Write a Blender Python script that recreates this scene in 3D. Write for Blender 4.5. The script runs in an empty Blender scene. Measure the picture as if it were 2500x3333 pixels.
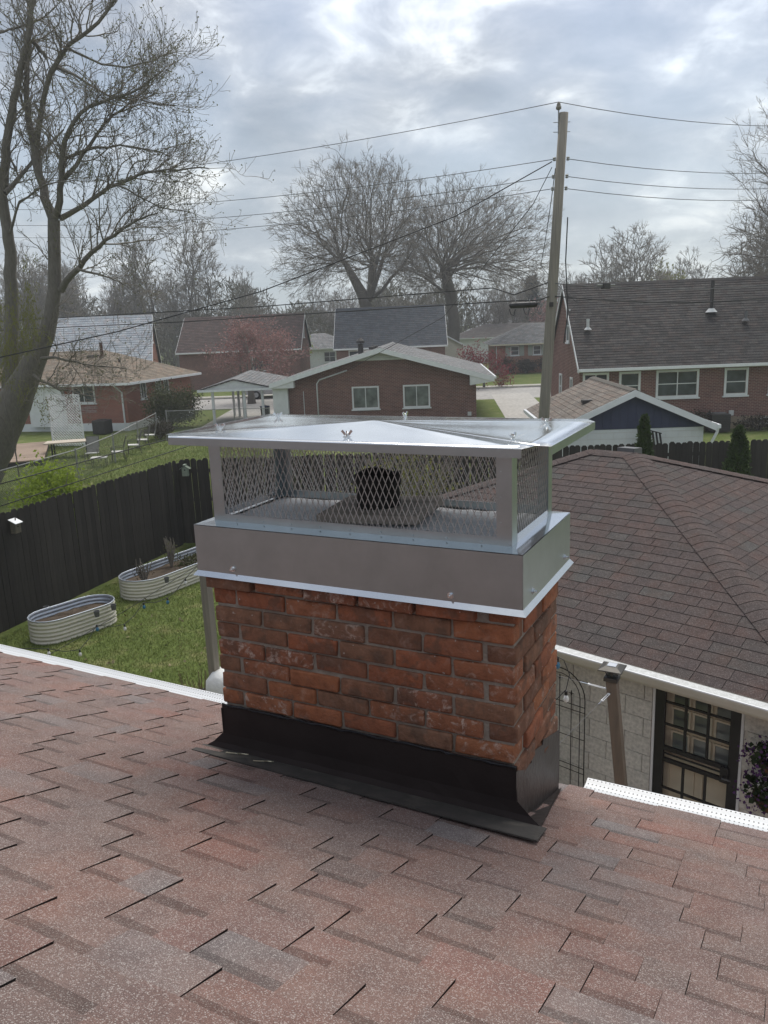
import bpy, math, random
import numpy as np
from mathutils import Matrix, Vector
R = random.Random(7)
rad = math.radians
sc = bpy.context.scene
COL = sc.collection

# ---------------------------------------------------------------- camera
EYE = 5.3
def set_camera():
    p, r = rad(13.1), rad(2.3)
    fw = Vector((0, math.cos(p), -math.sin(p))); rt = Vector((1, 0, 0)); up = rt.cross(fw)
    c, s = math.cos(r), math.sin(r)
    r2 = rt * c - up * s; u2 = rt * s + up * c
    cam = bpy.data.cameras.new('camera'); o = bpy.data.objects.new('camera', cam); COL.objects.link(o)
    cam.sensor_fit = 'VERTICAL'; cam.sensor_height = 36.0; cam.lens = 2600.0 / 3333.0 * 36.0
    cam.clip_start = .05; cam.clip_end = 4000
    m = Matrix.Identity(4)
    for i in range(3):
        m[i][0] = r2[i]; m[i][1] = u2[i]; m[i][2] = -fw[i]
    m[2][3] = EYE
    o.matrix_world = m
    sc.camera = o
set_camera()

# ---------------------------------------------------------------- sky, sun, exposure
SUN_AZ, SUN_EL = 12.0, 60.0          # azimuth from +Y towards +X, high and ahead, behind cloud
def set_sky():
    w = bpy.data.worlds.new('World'); sc.world = w; w.use_nodes = True
    nt = w.node_tree; N = nt.nodes; L = nt.links
    bg = N['Background']
    sky = N.new('ShaderNodeTexSky'); sky.sky_type = 'NISHITA'; sky.sun_disc = False
    sky.sun_elevation = rad(SUN_EL); sky.sun_rotation = rad(SUN_AZ); sky.dust_density = 2.0
    tc = N.new('ShaderNodeTexCoord')
    sep = N.new('ShaderNodeSeparateXYZ'); L.new(tc.outputs['Generated'], sep.inputs[0])
    def math_(op, a, b=None):
        n = N.new('ShaderNodeMath'); n.operation = op
        for i, v in enumerate((a, b)):
            if v is None: continue
            if isinstance(v, (int, float)): n.inputs[i].default_value = v
            else: L.new(v, n.inputs[i])
        return n.outputs[0]
    zc = math_('MAXIMUM', sep.outputs[2], 0.0)
    den = math_('ADD', zc, 0.30)
    x = math_('DIVIDE', sep.outputs[0], den); y = math_('DIVIDE', sep.outputs[1], den)
    cmb = N.new('ShaderNodeCombineXYZ'); L.new(x, cmb.inputs[0]); L.new(y, cmb.inputs[1]); cmb.inputs[2].default_value = 3.7
    def noise(scale, detail, rough, dist=0.0, off=(0, 0, 0)):
        mp = N.new('ShaderNodeMapping'); mp.inputs['Location'].default_value = off; L.new(cmb.outputs[0], mp.inputs[0])
        n = N.new('ShaderNodeTexNoise'); n.inputs['Scale'].default_value = scale; n.inputs['Detail'].default_value = detail
        n.inputs['Roughness'].default_value = rough; n.inputs['Distortion'].default_value = dist
        L.new(mp.outputs[0], n.inputs['Vector']); return n.outputs['Fac']
    n1 = noise(2.3, 5, .52, .3, (3.9, 9.4, 0)); n2 = noise(6.0, 7, .6, .35, (7.7, 4.2, 1)); n3 = noise(0.9, 3, .5, 0, (1, 9, 2))
    mix = math_('ADD', math_('MULTIPLY', n1, .48), math_('ADD', math_('MULTIPLY', n2, .38), math_('MULTIPLY', n3, .14)))
    rp = N.new('ShaderNodeValToRGB'); L.new(mix, rp.inputs[0])
    e = rp.color_ramp.elements
    e[0].position = .39; e[0].color = (.17, .205, .258, 1)
    e[1].position = .61; e[1].color = (.74, .75, .74, 1)
    for p_, c_ in ((.445, (.212, .245, .297)), (.49, (.272, .30, .347)), (.53, (.352, .375, .41)), (.565, (.50, .525, .55))):
        k = e.new(p_); k.color = (*c_, 1)
    # thin clear gaps let the blue sky through
    skm = N.new('ShaderNodeMixRGB'); skm.blend_type = 'MULTIPLY'; skm.inputs[0].default_value = 1
    L.new(sky.outputs[0], skm.inputs[1]); skm.inputs[2].default_value = (.12, .12, .12, 1)
    gap = N.new('ShaderNodeMapRange'); gap.inputs[1].default_value = .40; gap.inputs[2].default_value = .56
    gap.inputs[3].default_value = .30; gap.inputs[4].default_value = 0; L.new(n3, gap.inputs[0])
    m1 = N.new('ShaderNodeMixRGB'); L.new(gap.outputs[0], m1.inputs[0]); L.new(rp.outputs[0], m1.inputs[1]); L.new(skm.outputs[0], m1.inputs[2])
    # pale air towards the horizon
    hz = N.new('ShaderNodeMapRange'); hz.inputs[1].default_value = 0; hz.inputs[2].default_value = .34
    hz.inputs[3].default_value = .62; hz.inputs[4].default_value = 0; L.new(sep.outputs[2], hz.inputs[0])
    m2 = N.new('ShaderNodeMixRGB'); L.new(hz.outputs[0], m2.inputs[0]); L.new(m1.outputs[0], m2.inputs[1]); m2.inputs[2].default_value = (.36, .415, .44, 1)
    L.new(m2.outputs[0], bg.inputs[0]); bg.inputs[1].default_value = 1.0
set_sky()
def set_sun():
    l = bpy.data.lights.new('sun', 'SUN'); l.energy = 2.0; l.angle = rad(40); l.color = (1, .96, .9)
    o = bpy.data.objects.new('sun', l); COL.objects.link(o)
    d = Vector((math.sin(rad(SUN_AZ)) * math.cos(rad(SUN_EL)), math.cos(rad(SUN_AZ)) * math.cos(rad(SUN_EL)), math.sin(rad(SUN_EL))))
    o.rotation_euler = (-d).to_track_quat('-Z', 'Y').to_euler()
set_sun()
sc.view_settings.view_transform = 'Standard'; sc.view_settings.look = 'None'
sc.view_settings.exposure = 0.74; sc.view_settings.gamma = 1.0; sc.view_settings.use_curve_mapping = False
sc.cycles.use_denoising = True
sc.cycles.max_bounces = 6; sc.cycles.transparent_max_bounces = 12

# ---------------------------------------------------------------- object helpers
def tag(o, label=None, cat=None, group=None, kind=None):
    if label: o['label'] = label
    if cat: o['category'] = cat
    if group: o['group'] = group
    if kind: o['kind'] = kind
    return o
def empty(name, loc=(0, 0, 0), rz=0.0, label=None, cat=None, group=None):
    o = bpy.data.objects.new(name, None); COL.objects.link(o); o.location = loc; o.rotation_euler = (0, 0, rz)
    o.empty_display_size = .1
    return tag(o, label, cat, group)
def link(name, me, mat=None, parent=None, smooth=False):
    if mat is not None and len(me.materials) == 0: me.materials.append(mat)
    o = bpy.data.objects.new(name, me); COL.objects.link(o)
    if parent is not None: o.parent = parent
    if smooth:
        me.polygons.foreach_set('use_smooth', [True] * len(me.polygons))
    return o
def copy_tree(o, parent=None):
    c = o.copy(); COL.objects.link(c)
    if parent is not None: c.parent = parent
    for ch in list(o.children): copy_tree(ch, c)
    return c
def npmesh(name, V, F):
    """V (n,3), F (m,4) quads or (m,3) tris as numpy arrays"""
    V = np.asarray(V, np.float32); F = np.asarray(F, np.int32); k = F.shape[1]
    me = bpy.data.meshes.new(name)
    me.vertices.add(len(V)); me.vertices.foreach_set('co', V.ravel())
    me.loops.add(F.size); me.loops.foreach_set('vertex_index', F.ravel())
    me.polygons.add(len(F)); me.polygons.foreach_set('loop_start', np.arange(0, F.size, k, dtype=np.int32))
    me.polygons.foreach_set('loop_total', np.full(len(F), k, np.int32))
    me.update(calc_edges=True)
    return me
class MB:
    def __init__(s): s.v = []; s.f = []
    def add(s, vs, fs):
        b = len(s.v); s.v += [tuple(p) for p in vs]; s.f += [tuple(b + i for i in f) for f in fs]; return s
    def box(s, a, b, jit=0):
        x0, y0, z0 = a; x1, y1, z1 = b
        return s.add([(x0, y0, z0), (x1, y0, z0), (x1, y1, z0), (x0, y1, z0), (x0, y0, z1), (x1, y0, z1), (x1, y1, z1), (x0, y1, z1)],
                     [(0, 3, 2, 1), (4, 5, 6, 7), (0, 1, 5, 4), (1, 2, 6, 5), (2, 3, 7, 6), (3, 0, 4, 7)])
    def bar(s, p, q, w, h=None, upv=(0, 0, 1)):
        h = h or w; p = Vector(p); q = Vector(q); d = (q - p).normalized(); u = Vector(upv)
        if abs(d.dot(u)) > .98: u = Vector((0, 1, 0))
        x = d.cross(u).normalized(); y = x.cross(d).normalized()
        vs = [c + x * (sx * w / 2) + y * (sy * h / 2) for c in (p, q) for sx, sy in ((-1, -1), (1, -1), (1, 1), (-1, 1))]
        return s.add(vs, [(0, 1, 2, 3), (7, 6, 5, 4), (0, 4, 5, 1), (1, 5, 6, 2), (2, 6, 7, 3), (3, 7, 4, 0)])
    def tube(s, pts, r, n=8, caps=True):
        pts = [Vector(p) for p in pts]; m = len(pts); rs = r if isinstance(r, (list, tuple)) else [r] * m
        rings = []; ref = None
        for i, p in enumerate(pts):
            d = (pts[min(i + 1, m - 1)] - pts[max(i - 1, 0)]).normalized()
            if ref is None:
                ref = Vector((0, 0, 1)) if abs(d.z) < .9 else Vector((1, 0, 0))
            x = d.cross(ref).normalized(); y = x.cross(d).normalized(); ref = y
            rings.append([p + (x * math.cos(2 * math.pi * k / n) + y * math.sin(2 * math.pi * k / n)) * rs[i] for k in range(n)])
        vs = [v for g in rings for v in g]; fs = []
        for i in range(m - 1):
            for k in range(n):
                a = i * n + k; b = i * n + (k + 1) % n; fs.append((a, b, b + n, a + n))
        if caps:
            fs.append(tuple(reversed(range(n)))); fs.append(tuple(range((m - 1) * n, m * n)))
        return s.add(vs, fs)
    def lathe(s, prof, c=(0, 0, 0), n=16, axis='z', cap0=False, cap1=False):
        vs = []; fs = []
        for r, h in prof:
            for k in range(n):
                a = 2 * math.pi * k / n
                if axis == 'z': vs.append((c[0] + r * math.cos(a), c[1] + r * math.sin(a), c[2] + h))
                elif axis == 'y': vs.append((c[0] + r * math.cos(a), c[1] + h, c[2] + r * math.sin(a)))
                else: vs.append((c[0] + h, c[1] + r * math.cos(a), c[2] + r * math.sin(a)))
        m = len(prof)
        for i in range(m - 1):
            for k in range(n):
                a = i * n + k; b = i * n + (k + 1) % n; fs.append((a, b, b + n, a + n))
        if cap0: fs.append(tuple(reversed(range(n))))
        if cap1: fs.append(tuple(range((m - 1) * n, m * n)))
        return s.add(vs, fs)
    def prism(s, poly, d):
        """poly: list of 3D points (planar), extruded by vector d"""
        n = len(poly); d = Vector(d); a = [Vector(p) for p in poly]; b = [p + d for p in a]
        return s.add(a + b, [tuple(range(n)), tuple(reversed(range(n, 2 * n)))] + [(i, i + n, (i + 1) % n + n, (i + 1) % n) for i in range(n)])
    def quad(s, *p): return s.add(p, [tuple(range(len(p)))])
    def mesh(s, name, fix=True):
        me = bpy.data.meshes.new(name); me.from_pydata(s.v, [], s.f); me.update()
        if fix:
            import bmesh
            bm = bmesh.new(); bm.from_mesh(me); bmesh.ops.recalc_face_normals(bm, faces=bm.faces); bm.to_mesh(me); bm.free()
        return me
    def build(s, name, mat, parent=None, smooth=False, bevel=0, fix=True):
        o = link(name, s.mesh(name, fix), mat, parent, smooth)
        if bevel:
            b = o.modifiers.new('bevel', 'BEVEL'); b.width = bevel; b.segments = 2; b.limit_method = 'ANGLE'
        return o

# ---------------------------------------------------------------- materials
def NT(name):
    m = bpy.data.materials.new(name); m.use_nodes = True
    return m, m.node_tree, m.node_tree.nodes['Principled BSDF']
def c4(c): return (c[0], c[1], c[2], 1)
class G:
    """small wrapper for building node graphs"""
    def __init__(s, nt): s.nt = nt; s.N = nt.nodes; s.L = nt.links
    def n(s, t, **kw):
        x = s.N.new(t)
        for k, v in kw.items(): setattr(x, k, v)
        return x
    def setin(s, node, i, v):
        if isinstance(v, bpy.types.NodeSocket): s.L.new(v, node.inputs[i])
        elif isinstance(v, (tuple, list)) and len(v) == 3 and node.inputs[i].type == 'RGBA': node.inputs[i].default_value = c4(v)
        else: node.inputs[i].default_value = v
    def math(s, op, a, b=0.0, clamp=False):
        x = s.n('ShaderNodeMath', operation=op, use_clamp=clamp); s.setin(x, 0, a); s.setin(x, 1, b); return x.outputs[0]
    def coord(s, kind='obj'):
        if kind == 'pos': return s.n('ShaderNodeNewGeometry').outputs['Position']
        return s.n('ShaderNodeTexCoord').outputs['Object' if kind == 'obj' else 'Generated']
    def map(s, vec, scale=(1, 1, 1), loc=(0, 0, 0), rot=(0, 0, 0)):
        x = s.n('ShaderNodeMapping'); s.L.new(vec, x.inputs[0]); x.inputs['Scale'].default_value = scale
        x.inputs['Location'].default_value = loc; x.inputs['Rotation'].default_value = rot; return x.outputs[0]
    def noise(s, vec, scale, detail=4, rough=.55, dist=0.0):
        x = s.n('ShaderNodeTexNoise'); s.L.new(vec, x.inputs['Vector'])
        x.inputs['Scale'].default_value = scale; x.inputs['Detail'].default_value = detail
        x.inputs['Roughness'].default_value = rough; x.inputs['Distortion'].default_value = dist; return x.outputs['Fac']
    def ramp(s, fac, stops, interp='LINEAR'):
        x = s.n('ShaderNodeValToRGB'); s.setin(x, 0, fac); e = x.color_ramp.elements; x.color_ramp.interpolation = interp
        e[0].position = stops[0][0]; e[0].color = c4(stops[0][1]); e[1].position = stops[-1][0]; e[1].color = c4(stops[-1][1])
        for p, c in stops[1:-1]:
            k = e.new(p); k.color = c4(c)
        return x.outputs[0]
    def mix(s, fac, a, b, mode='MIX'):
        x = s.n('ShaderNodeMixRGB', blend_type=mode); s.setin(x, 0, fac); s.setin(x, 1, a); s.setin(x, 2, b); return x.outputs[0]
    def bump(s, h, strength=.4, dist=.01, normal=None):
        x = s.n('ShaderNodeBump'); x.inputs['Strength'].default_value = strength; x.inputs['Distance'].default_value = dist
        s.L.new(h, x.inputs['Height'])
        if normal: s.L.new(normal, x.inputs['Normal'])
        return x.outputs[0]
    def attr(s, name):
        x = s.n('ShaderNodeAttribute'); x.attribute_name = name; return x.outputs['Fac']
    def rnd(s): return s.n('ShaderNodeObjectInfo').outputs['Random']
def pmat(name, c1, c2=None, scale=4, rough=.75, metal=0, bump=0, bscale=None, coord='obj', c3=None, vary=0, spec=.35, stretch=(1, 1, 1), fine=0, bdist=.01):
    m, nt, b = NT(name); g = G(nt); v = g.coord(coord)
    if stretch != (1, 1, 1): v = g.map(v, stretch)
    c2 = c2 or tuple(x * .75 for x in c1)
    f = g.noise(v, scale, 5, .6)
    st = [(.30, c1), (.70, c2)] if c3 is None else [(.28, c1), (.5, c2), (.72, c3)]
    col = g.ramp(f, st)
    if fine:
        f2 = g.noise(v, fine, 3, .6); col = g.mix(.6, col, g.ramp(f2, [(.3, (.55, .55, .55)), (.7, (1.25, 1.25, 1.25))]), 'MULTIPLY')
    if vary:
        r = g.math('ADD', g.math('MULTIPLY', g.rnd(), 2 * vary), 1 - vary)
        x = g.n('ShaderNodeHueSaturation'); g.setin(x, 'Value', r); g.L.new(col, x.inputs['Color']); col = x.outputs[0]
    g.L.new(col, b.inputs['Base Color']); b.inputs['Roughness'].default_value = rough; b.inputs['Metallic'].default_value = metal
    b.inputs['Specular IOR Level'].default_value = spec
    if bump:
        g.L.new(g.bump(g.noise(v, bscale or scale * 4, 4, .6), bump, bdist), b.inputs['Normal'])
    return m
def shingle_mat(name, stops, speck=.5, gscale=260.0, bandcol=.5):
    """asphalt shingle: piece tone from attribute rnd, printed darker band / black asphalt edge from attribute shade, granules from noise"""
    m, nt, b = NT(name); g = G(nt); p = g.coord('pos')
    col = g.ramp(g.attr('rnd'), stops)
    blot = g.noise(p, 9, 4, .6)
    col = g.mix(.55, col, g.ramp(blot, [(.3, (.72, .72, .74)), (.7, (1.25, 1.22, 1.2))]), 'MULTIPLY')
    big = g.noise(p, 3.1, 3, .6)
    col = g.mix(.5, col, g.ramp(big, [(.36, (1.18, .94, .86)), (.5, (1, 1, 1)), (.64, (.92, .98, 1.03))]), 'MULTIPLY')
    gr = g.noise(p, gscale, 2, .7)
    col = g.mix(1.0, col, g.ramp(gr, [(.26, (.25, .24, .24)), (.5, (1, 1, 1)), (.74, (2.3, 2.25, 2.2))]), 'MULTIPLY')
    if speck:
        vo = g.n('ShaderNodeTexVoronoi'); g.L.new(p, vo.inputs['Vector']); vo.inputs['Scale'].default_value = gscale * .62
        s3 = g.n('ShaderNodeSeparateColor'); g.L.new(vo.outputs['Color'], s3.inputs[0])
        sp = g.math('GREATER_THAN', s3.outputs[0], .86)
        col = g.mix(g.math('MULTIPLY', sp, speck), col, (.50, .46, .43))
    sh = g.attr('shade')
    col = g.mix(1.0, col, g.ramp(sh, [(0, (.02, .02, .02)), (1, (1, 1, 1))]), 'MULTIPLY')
    g.L.new(col, b.inputs['Base Color']); b.inputs['Roughness'].default_value = .92; b.inputs['Specular IOR Level'].default_value = .2
    g.L.new(g.bump(gr, .5, .003), b.inputs['Normal'])
    return m
def brickwall_mat(name, a, b_, mortar, bw=.21, rh=.072, squash=1.0):
    """far brick walls, courses too small to pick apart"""
    m, nt, b = NT(name); g = G(nt); v = g.coord('obj')
    s3 = g.n('ShaderNodeSeparateXYZ'); g.L.new(v, s3.inputs[0])
    cb = g.n('ShaderNodeCombineXYZ'); g.L.new(g.math('ADD', s3.outputs[0], s3.outputs[1]), cb.inputs[0]); g.L.new(s3.outputs[2], cb.inputs[1])
    br = g.n('ShaderNodeTexBrick'); g.L.new(cb.outputs[0], br.inputs['Vector'])
    br.inputs['Scale'].default_value = 1; br.inputs['Brick Width'].default_value = bw; br.inputs['Row Height'].default_value = rh
    br.inputs['Mortar Size'].default_value = .011; br.inputs['Color1'].default_value = c4(a); br.inputs['Color2'].default_value = c4(b_); br.inputs['Mortar'].default_value = c4(mortar)
    col = g.mix(.6, br.outputs['Color'], g.ramp(g.noise(v, 1.3, 5, .65), [(.3, (.72, .72, .72)), (.7, (1.2, 1.2, 1.2))]), 'MULTIPLY')
    g.L.new(col, b.inputs['Base Color']); b.inputs['Roughness'].default_value = .9; b.inputs['Specular IOR Level'].default_value = .2
    g.L.new(g.bump(g.math('SUBTRACT', 1.0, br.outputs['Fac']), .6, .008), b.inputs['Normal'])
    return m
def glass_mat(name, tint=(.03, .035, .04), rough=.08):
    m, nt, b = NT(name); g = G(nt); v = g.coord('obj')
    g.L.new(g.ramp(g.noise(v, 1.7, 3), [(.35, tint), (.7, tuple(x * 2.6 for x in tint))]), b.inputs['Base Color'])
    b.inputs['Roughness'].default_value = rough; b.inputs['Specular IOR Level'].default_value = .6
    return m
def leaf_mat(name, a, b_, c=None, transl=.25):
    m, nt, b = NT(name); g = G(nt); p = g.coord('pos')
    f = g.noise(p, 2.1, 3, .6); f2 = g.noise(p, 17, 2, .6)
    col = g.ramp(g.math('ADD', g.math('MULTIPLY', f, .5), g.math('MULTIPLY', f2, .5)), [(.33, a), (.66, b_)] if c is None else [(.33, a), (.5, b_), (.68, c)])
    g.L.new(col, b.inputs['Base Color']); b.inputs['Roughness'].default_value = .7; b.inputs['Specular IOR Level'].default_value = .2
    tr = g.n('ShaderNodeBsdfTranslucent'); g.L.new(col, tr.inputs[0])
    mx = g.n('ShaderNodeMixShader'); mx.inputs[0].default_value = transl
    g.L.new(b.outputs[0], mx.inputs[1]); g.L.new(tr.outputs[0], mx.inputs[2])
    g.L.new(mx.outputs[0], nt.nodes['Material Output'].inputs[0])
    return m

M = {}
M['roof_own'] = shingle_mat('reddish asphalt shingle', [(0, (0.151, 0.104, 0.094)), (.2, (0.164, 0.110, 0.096)), (.4, (0.151, 0.112, 0.101)), (.55, (0.171, 0.112, 0.097)), (.68, (0.144, 0.106, 0.096)), (.82, (0.171, 0.102, 0.088)), (.91, (0.158, 0.121, 0.112)), (1, (0.151, 0.133, 0.131))], .5, 820)
M['roof_gar'] = shingle_mat('maroon brown asphalt shingle', [(0, (.058, .046, .044)), (.3, (.068, .052, .049)), (.55, (.073, .056, .052)), (.75, (.062, .051, .048)), (.9, (.063, .055, .052)), (1, (.066, .063, .06))], .12, 240)
M['roof_tan'] = shingle_mat('weathered tan shingle', [(0, (.12, .105, .09)), (.5, (.15, .13, .112)), (1, (.18, .158, .135))], .1, 90)
M['roof_charcoal'] = shingle_mat('charcoal shingle', [(0, (.044, .041, .039)), (.5, (.056, .052, .050)), (1, (.075, .070, .066))], .08, 70)
M['roof_grey'] = shingle_mat('grey shingle', [(0, (.115, .12, .122)), (.5, (.15, .155, .158)), (1, (.19, .195, .195))], .1, 80)
M['roof_slate'] = shingle_mat('dark slate shingle', [(0, (.048, .055, .064)), (.5, (.06, .068, .078)), (1, (.076, .084, .094))], .05, 50)
M['roof_brown'] = shingle_mat('brown shingle', [(0, (.058, .042, .038)), (.5, (.072, .053, .048)), (1, (.09, .066, .06))], .05, 50)
M['roof_pale'] = shingle_mat('pale grey roofing', [(0, (.27, .30, .33)), (.5, (.32, .35, .38)), (1, (.37, .40, .42))], .05, 50)
M['roof_beige'] = shingle_mat('beige brown shingle', [(0, (.15, .125, .095)), (.5, (.185, .155, .12)), (1, (.22, .185, .145))], .1, 60)
M['brick_far_brown'] = brickwall_mat('brown brick', (.125, .055, .044), (.19, .082, .063), (.29, .22, .19))
M['brick_far_red'] = brickwall_mat('red brick', (.24, .075, .046), (.31, .10, .062), (.33, .24, .2))
M['brick_far_orange'] = brickwall_mat('orange brick', (.24, .085, .045), (.30, .11, .06), (.32, .25, .2))
M['white'] = pmat('white paint', (.72, .73, .73), (.62, .63, .63), 3, .5)
M['white_gloss'] = pmat('white aluminium', (.80, .81, .82), (.72, .73, .74), 5, .3, spec=.5)
M['cream'] = pmat('cream paint', (.62, .56, .43), (.54, .48, .36), 3, .6)
M['steel'] = pmat('bright stainless sheet', (.74, .75, .76), (.68, .69, .70), 6, .13, 1.0, bump=.06, bscale=3.0, bdist=.02)
M['steel_dull'] = pmat('brushed stainless sheet', (.44, .50, .525), (.375, .43, .45), 9, .35, 1.0, bump=.03, bscale=2.5, bdist=.02)
M['wire'] = pmat('black cable', (.02, .02, .022), (.03, .03, .03), 3, .6)
M['aluwire'] = pmat('grey cable', (.10, .10, .105), (.14, .14, .14), 3, .5)
M['black_metal'] = pmat('black metal', (.012, .011, .011), (.022, .02, .019), 8, .45, spec=.4)
M['fence'] = pmat('dark stained fence wood', (.034, .030, .027), (.052, .047, .041), 3, .85, bump=.3, bscale=30, stretch=(6, 6, .6), vary=.22, spec=.2)
M['post'] = pmat('weathered post wood', (.20, .15, .11), (.14, .112, .085), 3, .85, bump=.4, bscale=20, stretch=(8, 8, .7))
M['pole'] = pmat('grey weathered pole wood', (.30, .27, .22), (.19, .172, .145), 2.5, .9, bump=.5, bscale=14, stretch=(9, 9, .35))
M['bark'] = pmat('grey bark', (.12, .108, .092), (.19, .172, .148), 5, .95, bump=.6, bscale=22, stretch=(3, 3, .8), coord='pos')
M['twig'] = pmat('twig', (.17, .15, .125), (.24, .212, .18), 3, .9, coord='pos')
M['twig_far'] = pmat('far twig', (.17, .15, .122), (.22, .195, .16), 1, .9, coord='pos')
M['glass'] = glass_mat('window glass')
M['glass_blind'] = glass_mat('window glass with blind', (.085, .095, .09), .15)

# ================================================================ ground
def grass_mat(name, a, b_, dry, sc1=.35):
    m, nt, b = NT(name); g = G(nt); p = g.coord('pos')
    col = g.ramp(g.noise(p, sc1, 6, .65), [(.32, a), (.68, b_)])
    dr = g.ramp(g.noise(p, 1.4, 5, .7), [(.52, (0, 0, 0)), (.72, (1, 1, 1))])
    col = g.mix(dr, col, dry)
    col = g.mix(.8, col, g.ramp(g.noise(p, 14, 4, .7), [(.3, (.55, .58, .5)), (.7, (1.3, 1.28, 1.2))]), 'MULTIPLY')
    g.L.new(col, b.inputs['Base Color']); b.inputs['Roughness'].default_value = .95; b.inputs['Specular IOR Level'].default_value = .1
    g.L.new(g.bump(g.noise(p, 30, 3, .7), .6, .04), b.inputs['Normal'])
    return m
M['grass'] = grass_mat('lawn grass', (.092, .122, .034), (.14, .175, .056), (.22, .20, .10))
M['concrete'] = pmat('pale concrete', (.36, .34, .31), (.44, .42, .39), .6, .9, bump=.2, bscale=30, coord='pos', fine=5)
M['asphalt'] = pmat('worn street surface', (.30, .285, .265), (.37, .355, .335), .3, .9, coord='pos', fine=3)
def sheet(name, pts, z, mat, kind='structure'):
    o = MB().quad(*[(x, y, z) for x, y in pts]).build(name, mat); tag(o, kind=kind); return o
g_ = sheet('ground', [(-700, -300), (700, -300), (700, 1500), (-700, 1500)], 0, M['grass'])
sheet('unseen_paving', [(-1.2, 4.2), (4.5, -6), (17, -2), (14, 15), (8, 12.5), (3.5, 8.6)], .006, M['concrete'])  # unseen paving, added so the band's right side mirrors grey instead of grass
sheet('street', [(-200, 69), (-200, 60), (200, 53), (200, 62)], .004, M['asphalt'])
sheet('pavement', [(-200, 72.2), (-200, 70.9), (200, 63.9), (200, 65.2)], .008, M['concrete'])
sheet('driveway', [(6.6, 40), (9.3, 40), (11.2, 60.3), (8.4, 60.4)], .008, M['concrete'])
k_ = MB(); k_.box((-200, 69.0, 0), (200, 69.15, .12))
k_.v = [(x, y - (x + 200) * 7 / 400, z) for x, y, z in k_.v]
tag(k_.build('kerb', M['concrete']), kind='structure')
M['soil'] = pmat('bare soil', (.05, .036, .025), (.085, .062, .042), 6, .95, bump=.8, bscale=40, coord='pos')
# grass blades on the near lawn, too many to count
def blades(name, n, fn, h, w, mat, seed):
    rg = np.random.default_rng(seed)
    P = fn(rg, n); n = len(P)
    a = rg.uniform(0, 2 * np.pi, n); hh = h * rg.uniform(.5, 1.3, n); ww = w * rg.uniform(.6, 1.3, n)
    dx = np.cos(a) * ww; dy = np.sin(a) * ww; lx = rg.normal(0, .5, n) * hh; ly = rg.normal(0, .5, n) * hh
    V = np.zeros((n, 3, 3), np.float32)
    V[:, 0] = np.stack([P[:, 0] - dx, P[:, 1] - dy, np.zeros(n)], 1); V[:, 1] = np.stack([P[:, 0] + dx, P[:, 1] + dy, np.zeros(n)], 1)
    V[:, 2] = np.stack([P[:, 0] + lx, P[:, 1] + ly, hh], 1)
    me = npmesh(name, V.reshape(-1, 3), np.arange(3 * n).reshape(n, 3)); o = link(name, me, mat); return o
M['blade'] = leaf_mat('grass blade', (.095, .13, .03), (.155, .195, .055), (.24, .225, .10), .3)
def yard_pts(rg, n):
    x = rg.uniform(-8.2, 1, n); y = rg.uniform(8, 20, n)
    keep = x > (-7.15 + (y - 14.4) * .34 + .25)
    return np.stack([x, y], 1)[keep]
tag(blades('lawn_grass', 130000, yard_pts, .05, .006, M['blade'], 3), 'short spring grass on the lawn inside the dark fence', 'grass', kind='stuff')
def nb_pts(rg, n):
    y = 18 + 26 * rg.random(n) ** 1.4; x = rg.uniform(-17, -3, n)
    keep = x < -5.6 - (20.1 - np.minimum(y, 20.1)) * .34
    keep |= y > 20.6
    return np.stack([x, y], 1)[keep]
tag(blades('neighbour_lawn_grass', 90000, nb_pts, .09, .012, M['blade'], 4), 'bright rough grass on the lawn beyond the left fence', 'grass', kind='stuff')

# ================================================================ shingles
def face_attr(me, name, vals):
    a = me.attributes.new(name, 'FLOAT', 'FACE'); a.data.foreach_set('value', np.asarray(vals, np.float32))
def tab_geo(P, s0, s1, t0, t1, hb, ov, low, edge=.12):
    """one tab: P(s,t,h) maps to 3D. butt at t0, runs up-slope to t1 (+ overlap). returns verts, faces, shade list"""
    T = t1 + ov; h = lambda t: .0012 + hb * (1 - (t - t0) / (T - t0))
    tb = t1 - (t1 - t0) * .30
    rows = [t0, tb, T]
    vs = []
    for t in rows: vs += [P(s0, t, h(t)), P(s1, t, h(t))]
    vs += [P(s0, t0, -.001), P(s1, t0, -.001), P(s0, T, -.001), P(s1, T, -.001)]
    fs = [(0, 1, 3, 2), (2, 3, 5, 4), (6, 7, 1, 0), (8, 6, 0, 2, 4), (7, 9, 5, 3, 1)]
    return vs, fs, [1, .68 if low else 1, .30 if not low else .2, edge, edge]
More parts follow.
